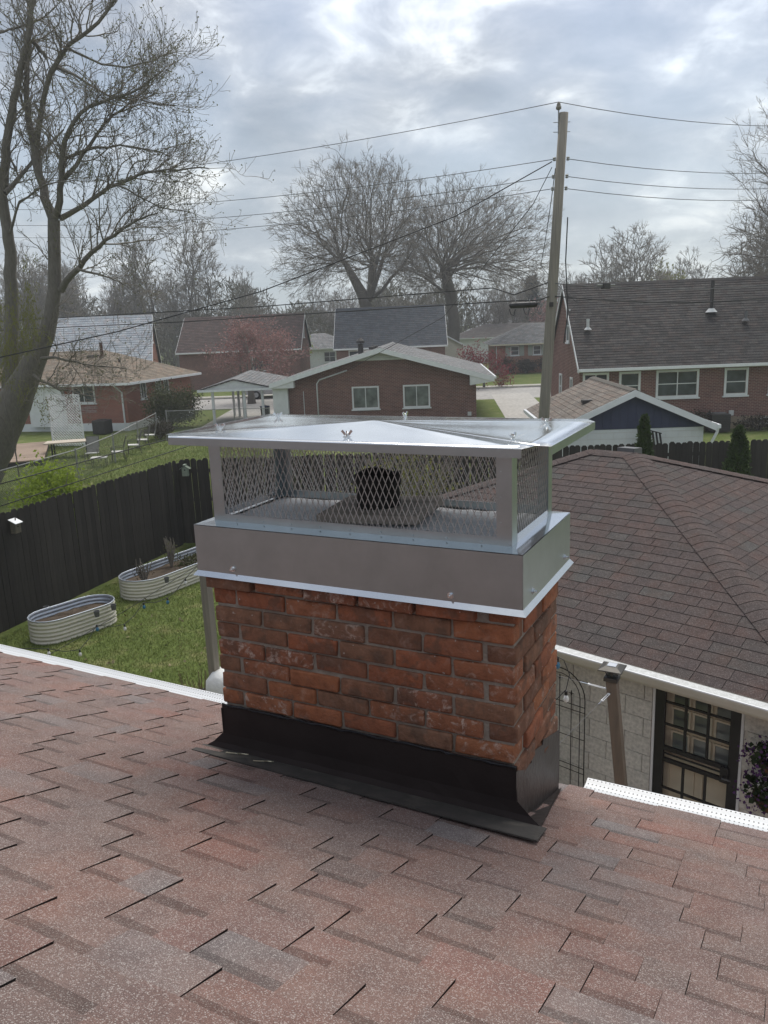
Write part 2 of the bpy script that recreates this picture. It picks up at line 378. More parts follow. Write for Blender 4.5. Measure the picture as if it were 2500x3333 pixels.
def shingles(parent, P, smin, smax, t0, t1, n, mat, wr, hb, teeth=0, keep=None, vis=None, limit=300, seed=1, name='shingle', jag=0):
    """lay n courses between t0 (eave) and t1 (ridge). smin/smax: functions of t. The largest `limit` in view become parts, the rest one stuff part"""
    r = random.Random(seed); e = (t1 - t0) / n; tabs = []
    for k in range(n):
        a = t0 + k * e; b = a + e; s = smin(a) - r.uniform(0, wr[1]); hi = smax(a); flip = r.random() < .5
        while s < hi:
            w = r.uniform(*wr); x0 = max(s, smin(a), smin(b + e * .25)); x1 = min(s + w, hi, smax(b + e * .25))
            if x1 - x0 > .012:
                low = flip if teeth else False
                if keep is None or keep((x0 + x1) / 2, a):
                    d = r.uniform(-jag, jag)
                    tabs.append((x0, x1 - (.0015 if teeth else .0055), a + d, b, hb if low or not teeth else hb + teeth, low, r.random()))
            s += w; flip = not flip
    tabs.sort(key=lambda q: -(vis((q[0] + q[1]) / 2, q[2]) if vis else 0))
    for q in tabs[:limit]:
        vs, fs, sh = tab_geo(P, *q[:4], q[4], e * .25, q[5])
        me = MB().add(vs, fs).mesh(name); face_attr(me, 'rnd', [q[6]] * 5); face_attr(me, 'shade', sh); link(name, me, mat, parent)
    if len(tabs) > limit:
        mb = MB(); A = []; B = []
        for q in tabs[limit:]:
            vs, fs, sh = tab_geo(P, *q[:4], q[4], e * .25, q[5]); mb.add(vs, fs); A += [q[6]] * 5; B += sh
        me = mb.mesh('shingles'); face_attr(me, 'rnd', A); face_attr(me, 'shade', B)
        tag(link('shingles', me, mat, parent), kind='stuff')
def lap(parent, A, B, C, D_, n, mat, th=.018, seed=1, name='shingle_course'):
    """roof face as lapped courses seen from afar: A,B eave corners, C,D ridge corners"""
    A, B, C, D_ = map(Vector, (A, B, C, D_)); nr = (B - A).cross(D_ - A if (D_ - A).length > .01 else C - A).normalized()
    if nr.z < 0: nr = -nr
    r = random.Random(seed)
    for k in range(n):
        f0, f1 = k / n, (k + 1.12) / n
        if k == n - 1: f1 = 1
        mb = MB(); rn = []; sh = []
        p0, p1, q0, q1 = A.lerp(D_, f0), B.lerp(C, f0), A.lerp(D_, f1), B.lerp(C, f1)
        L_ = (p1 - p0).length; m = max(2, int(L_ / .33)); off = r.random()
        cuts = [0] + [min(1, max(0, (j + off + r.uniform(-.25, .25)) / m)) for j in range(m - 1)] + [1]
        for a, b in zip(cuts, cuts[1:]):
            if b - a < 1e-4: continue
            v = [p0.lerp(p1, a) + nr * th, p0.lerp(p1, b) + nr * th, q0.lerp(q1, b) + nr * .002, q0.lerp(q1, a) + nr * .002, p0.lerp(p1, a) - nr * .002, p0.lerp(p1, b) - nr * .002]
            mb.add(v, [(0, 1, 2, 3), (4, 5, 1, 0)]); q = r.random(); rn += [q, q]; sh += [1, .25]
        me = mb.mesh(name); face_attr(me, 'rnd', rn); face_attr(me, 'shade', sh); link(name, me, mat, parent)

# ================================================================ the house we stand on
OX, OY, OZ = .4098, 2.2966, 4.6143          # top front right corner of the chimney cap's band
SL, ZR = .36, OZ - .930                      # roof slope and its height at v = .026
YH = rad(-28.5)
VE = .66                                     # eave line
def zroof(v): return ZR - SL * (v - .026)
own = empty('shingled_house', (OX, OY, 0), YH, 'low house with reddish brown shingle roof that the chimney stands on', 'house')
wb = MB(); wb.box((-9, -9.6, 0), (7, .30, 3.42)); wb.build('wall', M['brick_far_brown'], own)
def PR(s, t, h):                             # s along the eave, t distance up-slope from the eave
    c = 1 / math.sqrt(1 + SL * SL); v = VE - t * c
    return (s + 0, v + SL * c * h, zroof(v) + c * h)
TR = 5.0 / (1 / math.sqrt(1 + SL * SL))
rb = MB()
p = [PR(-9.3, 0, -.003), PR(7.3, 0, -.003), PR(7.3, TR, -.003), PR(-9.3, TR, -.003)]
rb.prism(p, (0, 0, -.12))
p2 = [(x, 2 * p[2][1] - y, z) for x, y, z in p]; rb.prism(p2, (0, 0, -.12))
own_roof = rb.build('roof', M['wire'], own)
E_ = .129
NCO = int(TR / E_)
def keep_own(s, t):
    v = VE - t / math.sqrt(1 + SL * SL)
    return not (-1.19 < s < -.05 and .03 < v - .06 < .46)
def vis_own(s, t):
    v = VE - t / math.sqrt(1 + SL * SL); x = s + .4; y = v + 2.4       # distance from the viewer's feet
    d = math.hypot(x * .9, y - .5)
    behind = y < .35 + abs(x) * .12
    return -d - (100 if behind else 0) - (50 if (v > .2 and -1.3 < s < 0) else 0)
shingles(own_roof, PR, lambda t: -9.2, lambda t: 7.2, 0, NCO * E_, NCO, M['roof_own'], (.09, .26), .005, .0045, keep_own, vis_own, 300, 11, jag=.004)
# gutters in two runs, left and right of the chimney, each with a perforated guard
def perf_mat():
    m, nt, b = NT('perforated white aluminium'); g = G(nt); v = g.coord('obj')
    s3 = g.n('ShaderNodeSeparateXYZ'); g.L.new(v, s3.inputs[0])
    def cell(o, k):
        return g.math('SUBTRACT', g.math('FRACT', g.math('MULTIPLY', o, k)), .5)
    x = cell(s3.outputs[0], 62); y = cell(s3.outputs[1], 40)
    d = g.math('ADD', g.math('MULTIPLY', x, x), g.math('MULTIPLY', y, y))
    hole = g.math('LESS_THAN', d, .028)
    g.L.new(g.mix(hole, (.60, .61, .62), (.03, .03, .03)), b.inputs['Base Color']); b.inputs['Roughness'].default_value = .35
    return m
M['perf'] = perf_mat()
def gutter_run(u0, u1, par, v0, z0, side):
    mb = MB()
    prof = [(v0 - .02, z0 + .004), (v0 - .02, z0 - .10), (v0 + .015, z0 - .125), (v0 + .06, z0 - .12), (v0 + .083, z0 - .07), (v0 + .092, z0 - .015), (v0 + .092, z0 + .008), (v0 + .08, z0 + .010), (v0 + .08, z0 - .012), (v0 + .066, z0 - .07), (v0 + .05, z0 - .1), (v0 + .02, z0 - .105), (v0 - .012, z0 - .09)]
    n = len(prof)
    mb.add([(u, a, b) for u in (u0, u1) for a, b in prof], [(i, (i + 1) % n, (i + 1) % n + n, i + n) for i in range(n)] + [tuple(range(n)), tuple(range(2 * n - 1, n - 1, -1))])
    g = mb.build('gutter', M['white_gloss'], par)
    gm = MB(); q = [(v0 - .012, z0 + .012), (v0 + .03, z0 + .004), (v0 + .060, z0 + .006), (v0 + .079, z0 + .013)]
    k = int((u1 - u0) / .06); gm.add([(u0 + (u1 - u0) * i / k, a, b) for i in range(k + 1) for a, b in q], [(i * 4 + j, i * 4 + j + 1, (i + 1) * 4 + j + 1, (i + 1) * 4 + j) for i in range(k) for j in range(3)])
    gm.build('gutter_guard', M['perf'], g)
    return g
gutter_run(-9.3, -1.20, own, VE, zroof(VE) - .004, -1)
gutter_run(.03, 7.3, own, VE, zroof(VE) - .004, 1)

# ================================================================ the chimney
YC = rad(-27.0)
chim = empty('brick_chimney', (OX, OY, 0), YC, 'red brick chimney with black metal base flashing on the shingle roof', 'chimney')
def brick_mat():
    m, nt, b = NT('tumbled red brick'); g = G(nt); v = g.coord('obj'); pos = g.coord('pos'); r = g.rnd()
    base = g.ramp(r, [(0, (0.180, 0.090, 0.057)), (.10, (0.185, 0.090, 0.057)), (.14, (0.279, 0.100, 0.052)), (.26, (0.265, 0.099, 0.054)), (.30, (0.216, 0.114, 0.072)), (.42, (0.207, 0.106, 0.067)), (.46, (0.297, 0.111, 0.056)), (.56, (0.315, 0.126, 0.062)), (.60, (0.247, 0.100, 0.057)), (.70, (0.238, 0.095, 0.056)), (.74, (0.202, 0.106, 0.069)), (.82, (0.198, 0.103, 0.067)), (.86, (0.292, 0.120, 0.065)), (1, (0.260, 0.103, 0.056))])
    base = g.mix(.8, base, g.ramp(g.noise(pos, 24, 6, .72), [(.28, (.5, .47, .46)), (.5, (1, 1, 1)), (.74, (1.45, 1.38, 1.3))]), 'MULTIPLY')
    # sooty patches
    dk = g.ramp(g.noise(pos, 9, 4, .6), [(.54, (0, 0, 0)), (.60, (1, 1, 1))])
    base = g.mix(g.math('MULTIPLY', dk, .5), base, (.085, .062, .048))
    # pale mortar smears and efflorescence on some bricks
    wh = g.ramp(g.noise(pos, 26, 6, .75, .6), [(.52, (0, 0, 0)), (.66, (1, 1, 1))])
    some = g.ramp(r, [(.0, (.25, .25, .25)), (.30, (.12, .12, .12)), (.52, (.15, .15, .15)), (.58, (1, 1, 1)), (.74, (.95, .95, .95)), (.78, (.2, .2, .2)), (1, (.6, .6, .6))])
    base = g.mix(g.math('MULTIPLY', wh, some), base, (.50, .39, .33))
    fl = g.math('GREATER_THAN', g.noise(pos, 55, 2, .5), .735)
    base = g.mix(fl, base, (.42, .36, .32))
    g.L.new(base, b.inputs['Base Color']); b.inputs['Roughness'].default_value = .88; b.inputs['Specular IOR Level'].default_value = .25
    g.L.new(g.bump(g.math('ADD', g.noise(pos, 120, 4, .7), g.math('MULTIPLY', g.noise(pos, 28, 4, .6), 1.5)), .75, .006), b.inputs['Normal'])
    return m
M['brick'] = brick_mat()
M['mortar'] = pmat('grey brown mortar', (.24, .205, .17), (.34, .295, .25), 20, .95, bump=.9, bscale=90, coord='pos')
import bmesh
def brick_mesh(L_, Dp, Hh, seed):
    r = random.Random(seed); bm = bmesh.new(); bmesh.ops.create_cube(bm, size=1)
    for v in bm.verts:
        v.co = Vector((v.co.x * L_, v.co.y * Dp, v.co.z * Hh)) + Vector((r.uniform(-.003, .003), r.uniform(-.002, .002), r.uniform(-.0022, .0022)))
    bmesh.ops.bevel(bm, geom=bm.edges[:], offset=.0065, segments=2, affect='EDGES', profile=.6)
    for v in bm.verts: v.co += Vector((r.uniform(-.0011, .0011), r.uniform(-.0011, .0011), r.uniform(-.0011, .0011)))
    me = bpy.data.meshes.new('brick'); bm.to_mesh(me); bm.free(); me.materials.append(M['brick'])
    me.polygons.foreach_set('use_smooth', [True] * len(me.polygons)); return me
CP, BH = .0685, .0585                       # course pitch, brick height
ZF = OZ - .722                              # top of the front flashing = bottom of the lowest visible full course
U0, U1, V0, V1 = -1.208, -.030, .026, .554
BW = .098
cache = {}
def bmesh_for(Lr, i):
    key = (round(Lr, 3), i)
    if key not in cache: cache[key] = brick_mesh(Lr, BW, BH, hash(key) % 9999)
    return cache[key]
rb_ = random.Random(21)
def put_brick(cu, cv, cz, L_, alongu, out):
    o = link('brick', bmesh_for(L_, rb_.randrange(3)), None, chim)
    a = 0 if alongu else math.pi / 2
    o.rotation_euler = (rb_.uniform(-.012, .012), rb_.uniform(-.010, .010), a + rb_.uniform(-.012, .012))
    d = rb_.uniform(-.004, .005)
    o.location = (cu + out[0] * d, cv + out[1] * d, cz + rb_.uniform(-.0015, .0015))
def fill(a, b, first):
    """split a..b into bricks of about .214 with a first piece of given length"""
    out = []; x = a; w = first
    while x < b - .03:
        e = min(x + w, b)
        if b - e < .055: e = b
        out.append((x, e)); x = e; w = .2145
    return out
ztop = OZ - .10
k = -4
while ZF + k * CP < ztop:
    z = ZF + (k + .5) * CP; ev = k % 2 == 0; J = .0122
    X = BW + J / 2; cor = .018 if ZF + (k + 1) * CP > OZ - .20 else 0
    fr_r, bk_r, rt_r, lf_r = ((U0 + X, U1), (U0, U1 - X), (V0 + X, V1), (V0, V1 - X)) if ev else ((U0, U1 - X), (U0 + X, U1), (V0, V1 - X), (V0 + X, V1))
    for a, b in fill(*fr_r, .2145): put_brick((a + b) / 2 - cor, V0 + BW / 2 - cor, z, b - a - J, True, (0, -1))
    for a, b in fill(*bk_r, .2145): put_brick((a + b) / 2, V1 - BW / 2, z, b - a - J, True, (0, 1))
    for a, b in fill(*rt_r, .2125): put_brick(U1 - BW / 2 + cor * .3, (a + b) / 2, z, b - a - J, False, (1, 0))
    for a, b in fill(*lf_r, .2125): put_brick(U0 + BW / 2 - cor, (a + b) / 2, z, b - a - J, False, (-1, 0))
    k += 1
MB().box((U0 + .010, V0 + .010, 2.0), (U1 - .010, V1 - .010, OZ - .03)).build('mortar_core', M['mortar'], chim)
MB().box((U0 + .003, V0 + .003, 0), (U1 - .003, V1 - .003, ZF - 4 * CP)).build('chimney_base', M['brick_far_red'], chim)
# black base flashing: bent sheet on the up-slope side, stepped sheets at the right and left
M['flash'] = pmat('black painted flashing', (.022, .0155, .0145), (.031, .022, .0205), 5, .7, bump=.25, bscale=7, bdist=.02, spec=.2)
M['flash_old'] = pmat('dusty grey flashing', (.075, .066, .060), (.05, .045, .041), 7, .8, c3=(.115, .10, .085), bump=.2, bscale=30)
M['tar'] = pmat('black sealant', (.010, .010, .012), (.02, .02, .024), 30, .35, bump=.7, bscale=60)
zr = lambda v: ZR - SL * (v - .026)
fm = MB()
NU = 26
rows = [(V0 - .006, ZF + .004), (V0 - .009, OZ - .78), (V0 - .011, OZ - .842), (V0 - .019, OZ - .880), (-.007, zr(-.007) + .014), (-.014, zr(-.014) + .012)]
rf = random.Random(5)
for i in range(NU + 1):
    f = i / NU
    for j, (v, z) in enumerate(rows):
        w = [0, 0, .04, .5, .95, 1][j]
        u = (U0 - .004) * (1 - f) + (U1 + .004) * f + (-.085 * w if i == 0 else 0) + (.10 * w if i == NU else 0)
        if 0 < i < NU: u += (-.085 * (1 - f) + .10 * f) * w
        fm.v.append((u, v + rf.uniform(-.0012, .0012), z + (rf.uniform(-.006, .004) if j == 0 else rf.uniform(-.001, .001))))
n = len(rows)
for i in range(NU):
    for j in range(n - 1):
        a = i * n + j; fm.f.append((a, a + n, a + n + 1, a + 1))
fl = fm.build('flashing', M['flash'], chim, smooth=False)
sol = fl.modifiers.new('thickness', 'SOLIDIFY'); sol.thickness = .0025
ap = MB()
q = [(-1.300, -.003), (.080, -.003), (.090, -.150), (-1.272, -.108)]
ap.prism([(u, v, zr(v) + .021) for u, v in q], (0, 0, -.006)); ap.build('apron_flange', M['flash_old'], chim)
# side sheets follow the roof down in steps
def side(u, s, name):
    mb = MB(); x = u + s * .004
    mb.quad((x, V0 - .012, OZ - .735), (x, V0 + .03, OZ - .745), (x, V0 + .16, OZ - .775 - .02), (x, V0 + .17, OZ - .76), (x, V0 + .30, OZ - .80), (x, V0 + .31, OZ - .785), (x, V1 + .01, OZ - .86), (x, V1 + .01, zr(V1) + .004), (x, V0 + .2, zr(V0 + .2) + .004), (x, V0 - .012, zr(V0) + .004))
    mb.quad((x, V1 + .01, zr(V1) + .004), (x, V0 - .012, zr(V0) + .004), (x + s * .085, V0 - .03, zr(V0 - .03) + .014), (x + s * .012, V1 + .012, zr(V1) + .010))
    o = mb.build(name, M['flash_side'], chim); md = o.modifiers.new('thickness', 'SOLIDIFY'); md.thickness = .002; md.offset = 0
M['flash_side'] = pmat('dark brown flashing', (.026, .019, .018), (.036, .027, .025), 6, .45, bump=.4, bscale=9, bdist=.02, spec=.45)
side(U1, 1, 'flashing'); side(U0, -1, 'flashing')
sm = MB(); pts = [(U0 - .002 + (U1 - U0 + .004) * i / 40, V0 - .008, ZF + .002 + rf.uniform(-.004, .003)) for i in range(41)]
sm.tube(pts, [.0035 + rf.uniform(-.002, .003) for _ in pts], 6); sm.build('sealant', M['tar'], chim, smooth=True)

# ================================================================ the chimney cap
cap = empty('chimney_cap', (OX, OY, 0), YC, 'shiny stainless steel hipped chimney cap with diamond mesh sides', 'chimney cap')
W_, D2, HB = 1.247, .580, .173
cl, cr, cf, cb_ = -W_ + .049, -.052, .062, D2 - .060
zb = OZ
bd = MB()
o_ = [(-W_, 0), (0, 0), (0, D2), (-W_, D2)]
for i in range(4):
    a, b = o_[i], o_[(i + 1) % 4]
    bd.quad((*a, zb), (*b, zb), (*b, zb - HB), (*a, zb - HB))
b_ob = bd.build('band', M['steel_dull'], cap); b_ob.modifiers.new('t', 'SOLIDIFY').thickness = .0015
tp = MB(); inn = [(cl + .012, cf + .012), (cr - .012, cf + .012), (cr - .012, cb_ - .012), (cl + .012, cb_ - .012)]
for i in range(4):
    a, b, c, d = o_[i], o_[(i + 1) % 4], inn[(i + 1) % 4], inn[i]
    tp.quad((*a, zb + .002), (*b, zb + .002), (*c, zb + .008), (*d, zb + .008))
tp.build('band_top', M['steel'], cap)
kk = MB(); ko = [(-W_ - .014, -.016), (.014, -.016), (.014, D2 + .014), (-W_ - .014, D2 + .014)]
for i in range(4):
    a, b, c, d = o_[i], o_[(i + 1) % 4], ko[(i + 1) % 4], ko[i]
    kk.quad((*a, zb - HB + .0015), (*b, zb - HB + .0015), (*c, zb - HB - .017), (*d, zb - HB - .017))
kk.build('drip_edge', M['steel'], cap)
def bolt(u, v, z, ax, s):
    mb = MB()
    prof = [(.011, 0), (.011, .002), (.0075, .002), (.0075, .009), (.004, .0095), (.004, .016)]
    prof = [(r_, h_ * s) for r_, h_ in prof]; mb.lathe(prof, (u, v, z), 10, ax, cap1=True); mb.build('bolt', M['steel'], cap, smooth=False)
bolt(-1.085, -.001, zb - HB + .02, 'y', -1); bolt(-.235, -.001, zb - HB + .02, 'y', -1)
bolt(.001, .10, zb - HB + .03, 'x', 1); bolt(.001, .50, zb - HB + .03, 'x', 1)
# cage: corner posts, rails, expanded mesh
HC = .338
for (x, y, sx, sy) in ((cl, cf, 1, 1), (cr, cf, -1, 1), (cl, cb_, 1, -1), (cr, cb_, -1, -1)):
    mb = MB(); w = .050
    mb.quad((x, y, zb + .003), (x + sx * w, y, zb + .003), (x + sx * w, y, zb + HC), (x, y, zb + HC))
    mb.quad((x, y, zb + .003), (x, y + sy * w, zb + .003), (x, y + sy * w, zb + HC), (x, y, zb + HC))
    po = mb.build('corner_post', M['steel_dull'], cap); po.modifiers.new('t', 'SOLIDIFY').thickness = .0016
    for hz in (.08, .16, .24):
        MB().lathe([(.0032, 0), (.0028, -.002 * sy), (0.0005, -.0026 * sy)], (x + sx * .036, y, zb + hz), 8, 'y').build('rivet', M['steel_dull'], po)
for (a, b) in (((cl, cf), (cr, cf)), ((cr, cf), (cr, cb_)), ((cl, cb_), (cr, cb_)), ((cl, cf), (cl, cb_))):
    mb = MB(); nx, ny = (0, 1) if a[1] == b[1] else (1, 0)
    mb.box((min(a[0], b[0]) + (.05 if ny else -.0008), min(a[1], b[1]) + (.05 if nx else -.0008), zb + .006), (max(a[0], b[0]) - (.05 if ny else -.0008), max(a[1], b[1]) - (.05 if nx else -.0008), zb + .034))
    rl = mb.build('bottom_rail', M['steel'] if nx else M['steel_dull'], cap)
    if ny and a[1] == cf:
        for i in range(9):
            MB().lathe([(.0035, 0), (.003, -.002), (.0006, -.0028)], (a[0] + .10 + i * (b[0] - a[0] - .2) / 8, cf - .0006, zb + .016), 8, 'y').build('rivet', M['steel_dull'], rl)
def screen(a, b, z0, z1):
    """expanded metal: two families of slanting strands"""
    a = Vector((a[0], a[1], 0)); b = Vector((b[0], b[1], 0)); L_ = (b - a).length; d = (b - a) / L_; nrm = Vector((-d.y, d.x, 0))
    px, pz = .0228, .054; Hh = z1 - z0; mb = MB(); sl_ = pz / px
    for fam in (1, -1):
        x = -Hh / sl_
        while x < L_ + Hh / sl_:
            s0, s1, q0, q1 = (x, x + Hh / sl_, z0, z1) if fam > 0 else (x + Hh / sl_, x, z0, z1)
            # clip to 0..L
            pts = [(s0, q0), (s1, q1)]
            def at(s): return q0 + (q1 - q0) * (s - s0) / (s1 - s0)
            out = []
            for s, q in pts:
                if s < 0: out.append((0, at(0)))
                elif s > L_: out.append((L_, at(L_)))
                else: out.append((s, q))
            if abs(out[0][1] - out[1][1]) > .01 and not (max(s0, s1) < 0 or min(s0, s1) > L_):
                A = a + d * out[0][0] + Vector((0, 0, out[0][1])); B = a + d * out[1][0] + Vector((0, 0, out[1][1]))
                mb.bar(A + nrm * .0006 * fam, B + nrm * .0006 * fam, .0018, .0023, nrm)
            x += px
    return mb.build('mesh_screen', M['mesh'], cap, fix=False)
M['mesh'] = pmat('grey expanded metal', (.50, .49, .48), (.42, .41, .40), 12, .42, .7)
for a, b in (((cl + .05, cf + .003), (cr - .05, cf + .003)), ((cr - .003, cf + .05), (cr - .003, cb_ - .05)), ((cl + .05, cb_ - .003), (cr - .05, cb_ - .003)), ((cl + .003, cf + .05), (cl + .003, cb_ - .05))):
    screen(a, b, zb + .03, zb + HC)
# hipped lid with clipped corners
cu, cv, hu, hv, ch = -.625, .287, .710, .356, .068
ze = zb + .333; za = zb + .361
ring = [(cu - hu + ch, cv - hv), (cu + hu - ch, cv - hv), (cu + hu, cv - hv + ch), (cu + hu, cv + hv - ch), (cu + hu - ch, cv + hv), (cu - hu + ch, cv + hv), (cu - hu, cv + hv - ch), (cu - hu, cv - hv + ch)]
hip = [(cu - hu + ch * .55, cv - hv + ch * .55), (cu + hu - ch * .55, cv - hv + ch * .55), (cu + hu - ch * .55, cv + hv - ch * .55), (cu - hu + ch * .55, cv + hv - ch * .55)]
zh = ze + .006
ax = (cu, cv, za)
pan = [([ring[0], ring[1]], hip[0], hip[1]), ([ring[2], ring[3]], hip[1], hip[2]), ([ring[4], ring[5]], hip[2], hip[3]), ([ring[6], ring[7]], hip[3], hip[0])]
rl_ = random.Random(3)
def panel(e, h0, h1):
    """one triangular lid panel, slightly bowed so that it mirrors the sky unevenly"""
    poly_e = [(*h0, zh), (*e[0], ze), (*e[1], ze), (*h1, zh)]
    base = [Vector(poly_e[0])] + [Vector(poly_e[1]).lerp(Vector(poly_e[2]), t / 10) for t in range(11)] + [Vector(poly_e[3])]
    A = Vector(ax); mb = MB(); rows_ = 9; m = len(base)
    for i in range(rows_ + 1):
        f = i / rows_ * .985
        for j, p_ in enumerate(base):
            q_ = p_.lerp(A, f); edge = min(j, m - 1 - j) / 3
            q_.z += -.0006 * math.sin(math.pi * f) * min(1, edge) + (.0003 * math.sin(j * 1.1 + i * .7) * min(1, edge) if 0 < i < rows_ else 0)
            mb.v.append(q_)
    for i in range(rows_):
        for j in range(m - 1): mb.f.append((i * m + j, i * m + j + 1, (i + 1) * m + j + 1, (i + 1) * m + j))
    mb.v.append(A); t_ = len(mb.v) - 1
    for j in range(m - 1): mb.f.append((rows_ * m + j, rows_ * m + j + 1, t_))
    o = mb.build('lid_panel', M['steel_lid'], cap, smooth=True); md = o.modifiers.new('t', 'SOLIDIFY'); md.thickness = .0014; md.offset = -1
M['steel_lid'] = pmat('mirror bright stainless lid', (.98, .972, .96), (.95, .942, .93), 6, .11, 1.0, bump=.04, bscale=2.0, bdist=.02)
for e, h0, h1 in pan: panel(e, h0, h1)
fl_ = MB()
for i in range(0, 8, 2):
    a, b = ring[i], ring[i + 1]
    fl_.quad((*a, ze), (*b, ze), (*b, ze - .026), (*a, ze - .026))
fo = fl_.build('lid_flange', M['steel_dull'], cap); fo.modifiers.new('t', 'SOLIDIFY').thickness = .0015
MB().quad(*[(x, y, ze - .012) for x, y in [(cl - .03, cf - .03), (cr + .03, cf - .03), (cr + .03, cb_ + .03), (cl - .03, cb_ + .03)]]).build('lid_underside', M['steel_dull'], cap)
def zlid(u, v):
    du, dv = abs(u - cu) / hu, abs(v - cv) / hv
    return za - (za - ze) * max(du, dv)
def wingnut(u, v, a):
    z = zlid(u, v) - .002; mb = MB()
    mb.lathe([(.015, 0), (.015, .002), (.006, .002), (.006, .012), (.0035, .012), (.0035, .020)], (u, v, z), 12, cap1=True)
    for s in (-1, 1):
        d = Vector((math.cos(a) * s, math.sin(a) * s, 0)); c = Vector((u, v, z))
        mb.bar(c + d * .005 + Vector((0, 0, .007)), c + d * .017 + Vector((0, 0, .022)), .004, .008)
    mb.build('wing_nut', M['steel'], cap)
for u, v, a in ((-.596, .025, .2), (-.05, .065, 1.4), (-.055, .456, .5), (-1.18, .114, .3), (-1.173, .483, .4), (-.63, .547, 1.5)): wingnut(u, v, a)
# crown and flue inside the cage
M['crown'] = pmat('grey painted mortar crown', (.50, .515, .54), (.60, .61, .63), 12, .7, bump=.9, bscale=22, bdist=.02)
cm = MB(); nx_, ny_ = 28, 14; rc = random.Random(9)
for i in range(nx_ + 1):
    for j in range(ny_ + 1):
        x = cl + .02 + (cr - cl - .04) * i / nx_; y = cf + .02 + (cb_ - cf - .04) * j / ny_
        dd = max(abs(x - (cl + cr) / 2) / ((cr - cl) / 2), abs(y - (cf + cb_) / 2) / ((cb_ - cf) / 2))
        cm.v.append((x, y, zb + .004 + .022 * (1 - dd) + rc.uniform(-.003, .003)))
for i in range(nx_):
    for j in range(ny_):
        a = i * (ny_ + 1) + j; cm.f.append((a, a + ny_ + 1, a + ny_ + 2, a + 1))
cm.build('crown', M['crown'], chim, smooth=True)
M['slab'] = pmat('stained clay slab', (.36, .325, .28), (.25, .225, .195), 9, .9, bump=.5, bscale=50, c3=(.44, .40, .36))
sb = MB(); sb.box((-.19, -.155, 0), (.19, .155, .032)); so = sb.build('flue_slab', M['slab'], chim, bevel=.006); so.location = (-.615, .285, zb + .022); so.rotation_euler = (.02, -.03, .10)
M['soot'] = pmat('sooty clay flue', (.010, .010, .010), (.022, .021, .020), 18, .75, bump=.5, bscale=40)
fp = MB(); nn_ = 24; prof = [(.080, 0), (.079, .045), (.077, .075), (.083, .083), (.086, .105), (.084, .128)]
for r_, h_ in prof + [(.070, .124), (.068, .02)]:
    for i in range(nn_):
        a = 2 * math.pi * i / nn_; wv = .006 * math.sin(3 * a + 1) * (1 if h_ > .11 else 0)
        fp.v.append((r_ * math.cos(a), r_ * math.sin(a), h_ + wv))
for j in range(len(prof) + 1):
    for i in range(nn_): fp.f.append((j * nn_ + i, j * nn_ + (i + 1) % nn_, (j + 1) * nn_ + (i + 1) % nn_, (j + 1) * nn_ + i))
fo = fp.build('flue_pipe', M['soot'], chim, smooth=True); fo.location = (-.625, .285, zb + .045)
# two drill bits left on the flange
M['bit'] = pmat('bright drill steel', (.62, .56, .42), (.5, .46, .36), 40, .3, 1.0)
def drill(u, v, a, Ls, label):
    e = empty('drill_bit', (0, 0, 0), 0, label, 'drill bit')
    mb = MB(); mb.tube([(0, 0, 0), (Ls * .4, 0, 0)], .0024, 8)
    mb.build('shank', M['bit'], e)
    fb = MB(); m = 22
    for s in (0, math.pi):
        fb.tube([(Ls * .4 + Ls * .6 * i / m, .0014 * math.cos(i * .9 + s), .0014 * math.sin(i * .9 + s)) for i in range(m + 1)], .0014, 5)
    fb.build('flute', M['bit'], e)
    c, s = math.cos(YC), math.sin(YC)
    e.location = (OX + u * c - v * s, OY + u * s + v * c, zr(v) + .0245)
    e.rotation_euler = (0, math.atan(SL) * math.sin(a), YC + a)
drill(-1.150, -.056, .52, .085, 'thin twist drill bit lying on the flange, nearer the chimney\'s left corner')
drill(-1.012, -.072, .65, .078, 'thin twist drill bit on the flange, the one nearer the flashing\'s middle')

# ================================================================ near garage of painted block
GA = (1.63, 7.27); YG = rad(-44.0)
gar = empty('block_garage', (GA[0], GA[1], 0), YG, 'grey block garage with maroon hipped shingle roof beside the chimney', 'garage')
ZG = 2.20; SG = .345
GX0, GX1, GY1 = -5.1, 2.62, 7.4              # eave rectangle
RX0, RX1, RY = -1.72, -1.08, 3.70            # short ridge
ZRG = ZG + SG * RY
M['block'] = pmat('grey painted block', (.58, .555, .50), (.64, .61, .55), 5, .9, bump=.5, bscale=45, fine=30, vary=.05, spec=.2)
M['block_joint'] = pmat('block mortar joint', (.62, .59, .535), (.55, .525, .47), 20, .95)
wl = MB(); wl.box((GX0 + .35, .345, 0), (.84, .60, ZG - .05)); wl.box((1.68, .345, 0), (GX1 - .33, .60, ZG - .05)); wl.box((.84, .345, 2.03), (1.68, .60, ZG - .05))
wl.box((GX0 + .35, .6, 0), (GX0 + .55, GY1 - .3, ZG - .05)); wl.box((GX1 - .53, .6, 0), (GX1 - .33, GY1 - .3, ZG - .05)); wl.box((GX0 + .35, GY1 - .5, 0), (GX1 - .33, GY1 - .3, ZG - .05))
gwall = wl.build('wall', M['block_joint'], gar)
bmesh_c = {}
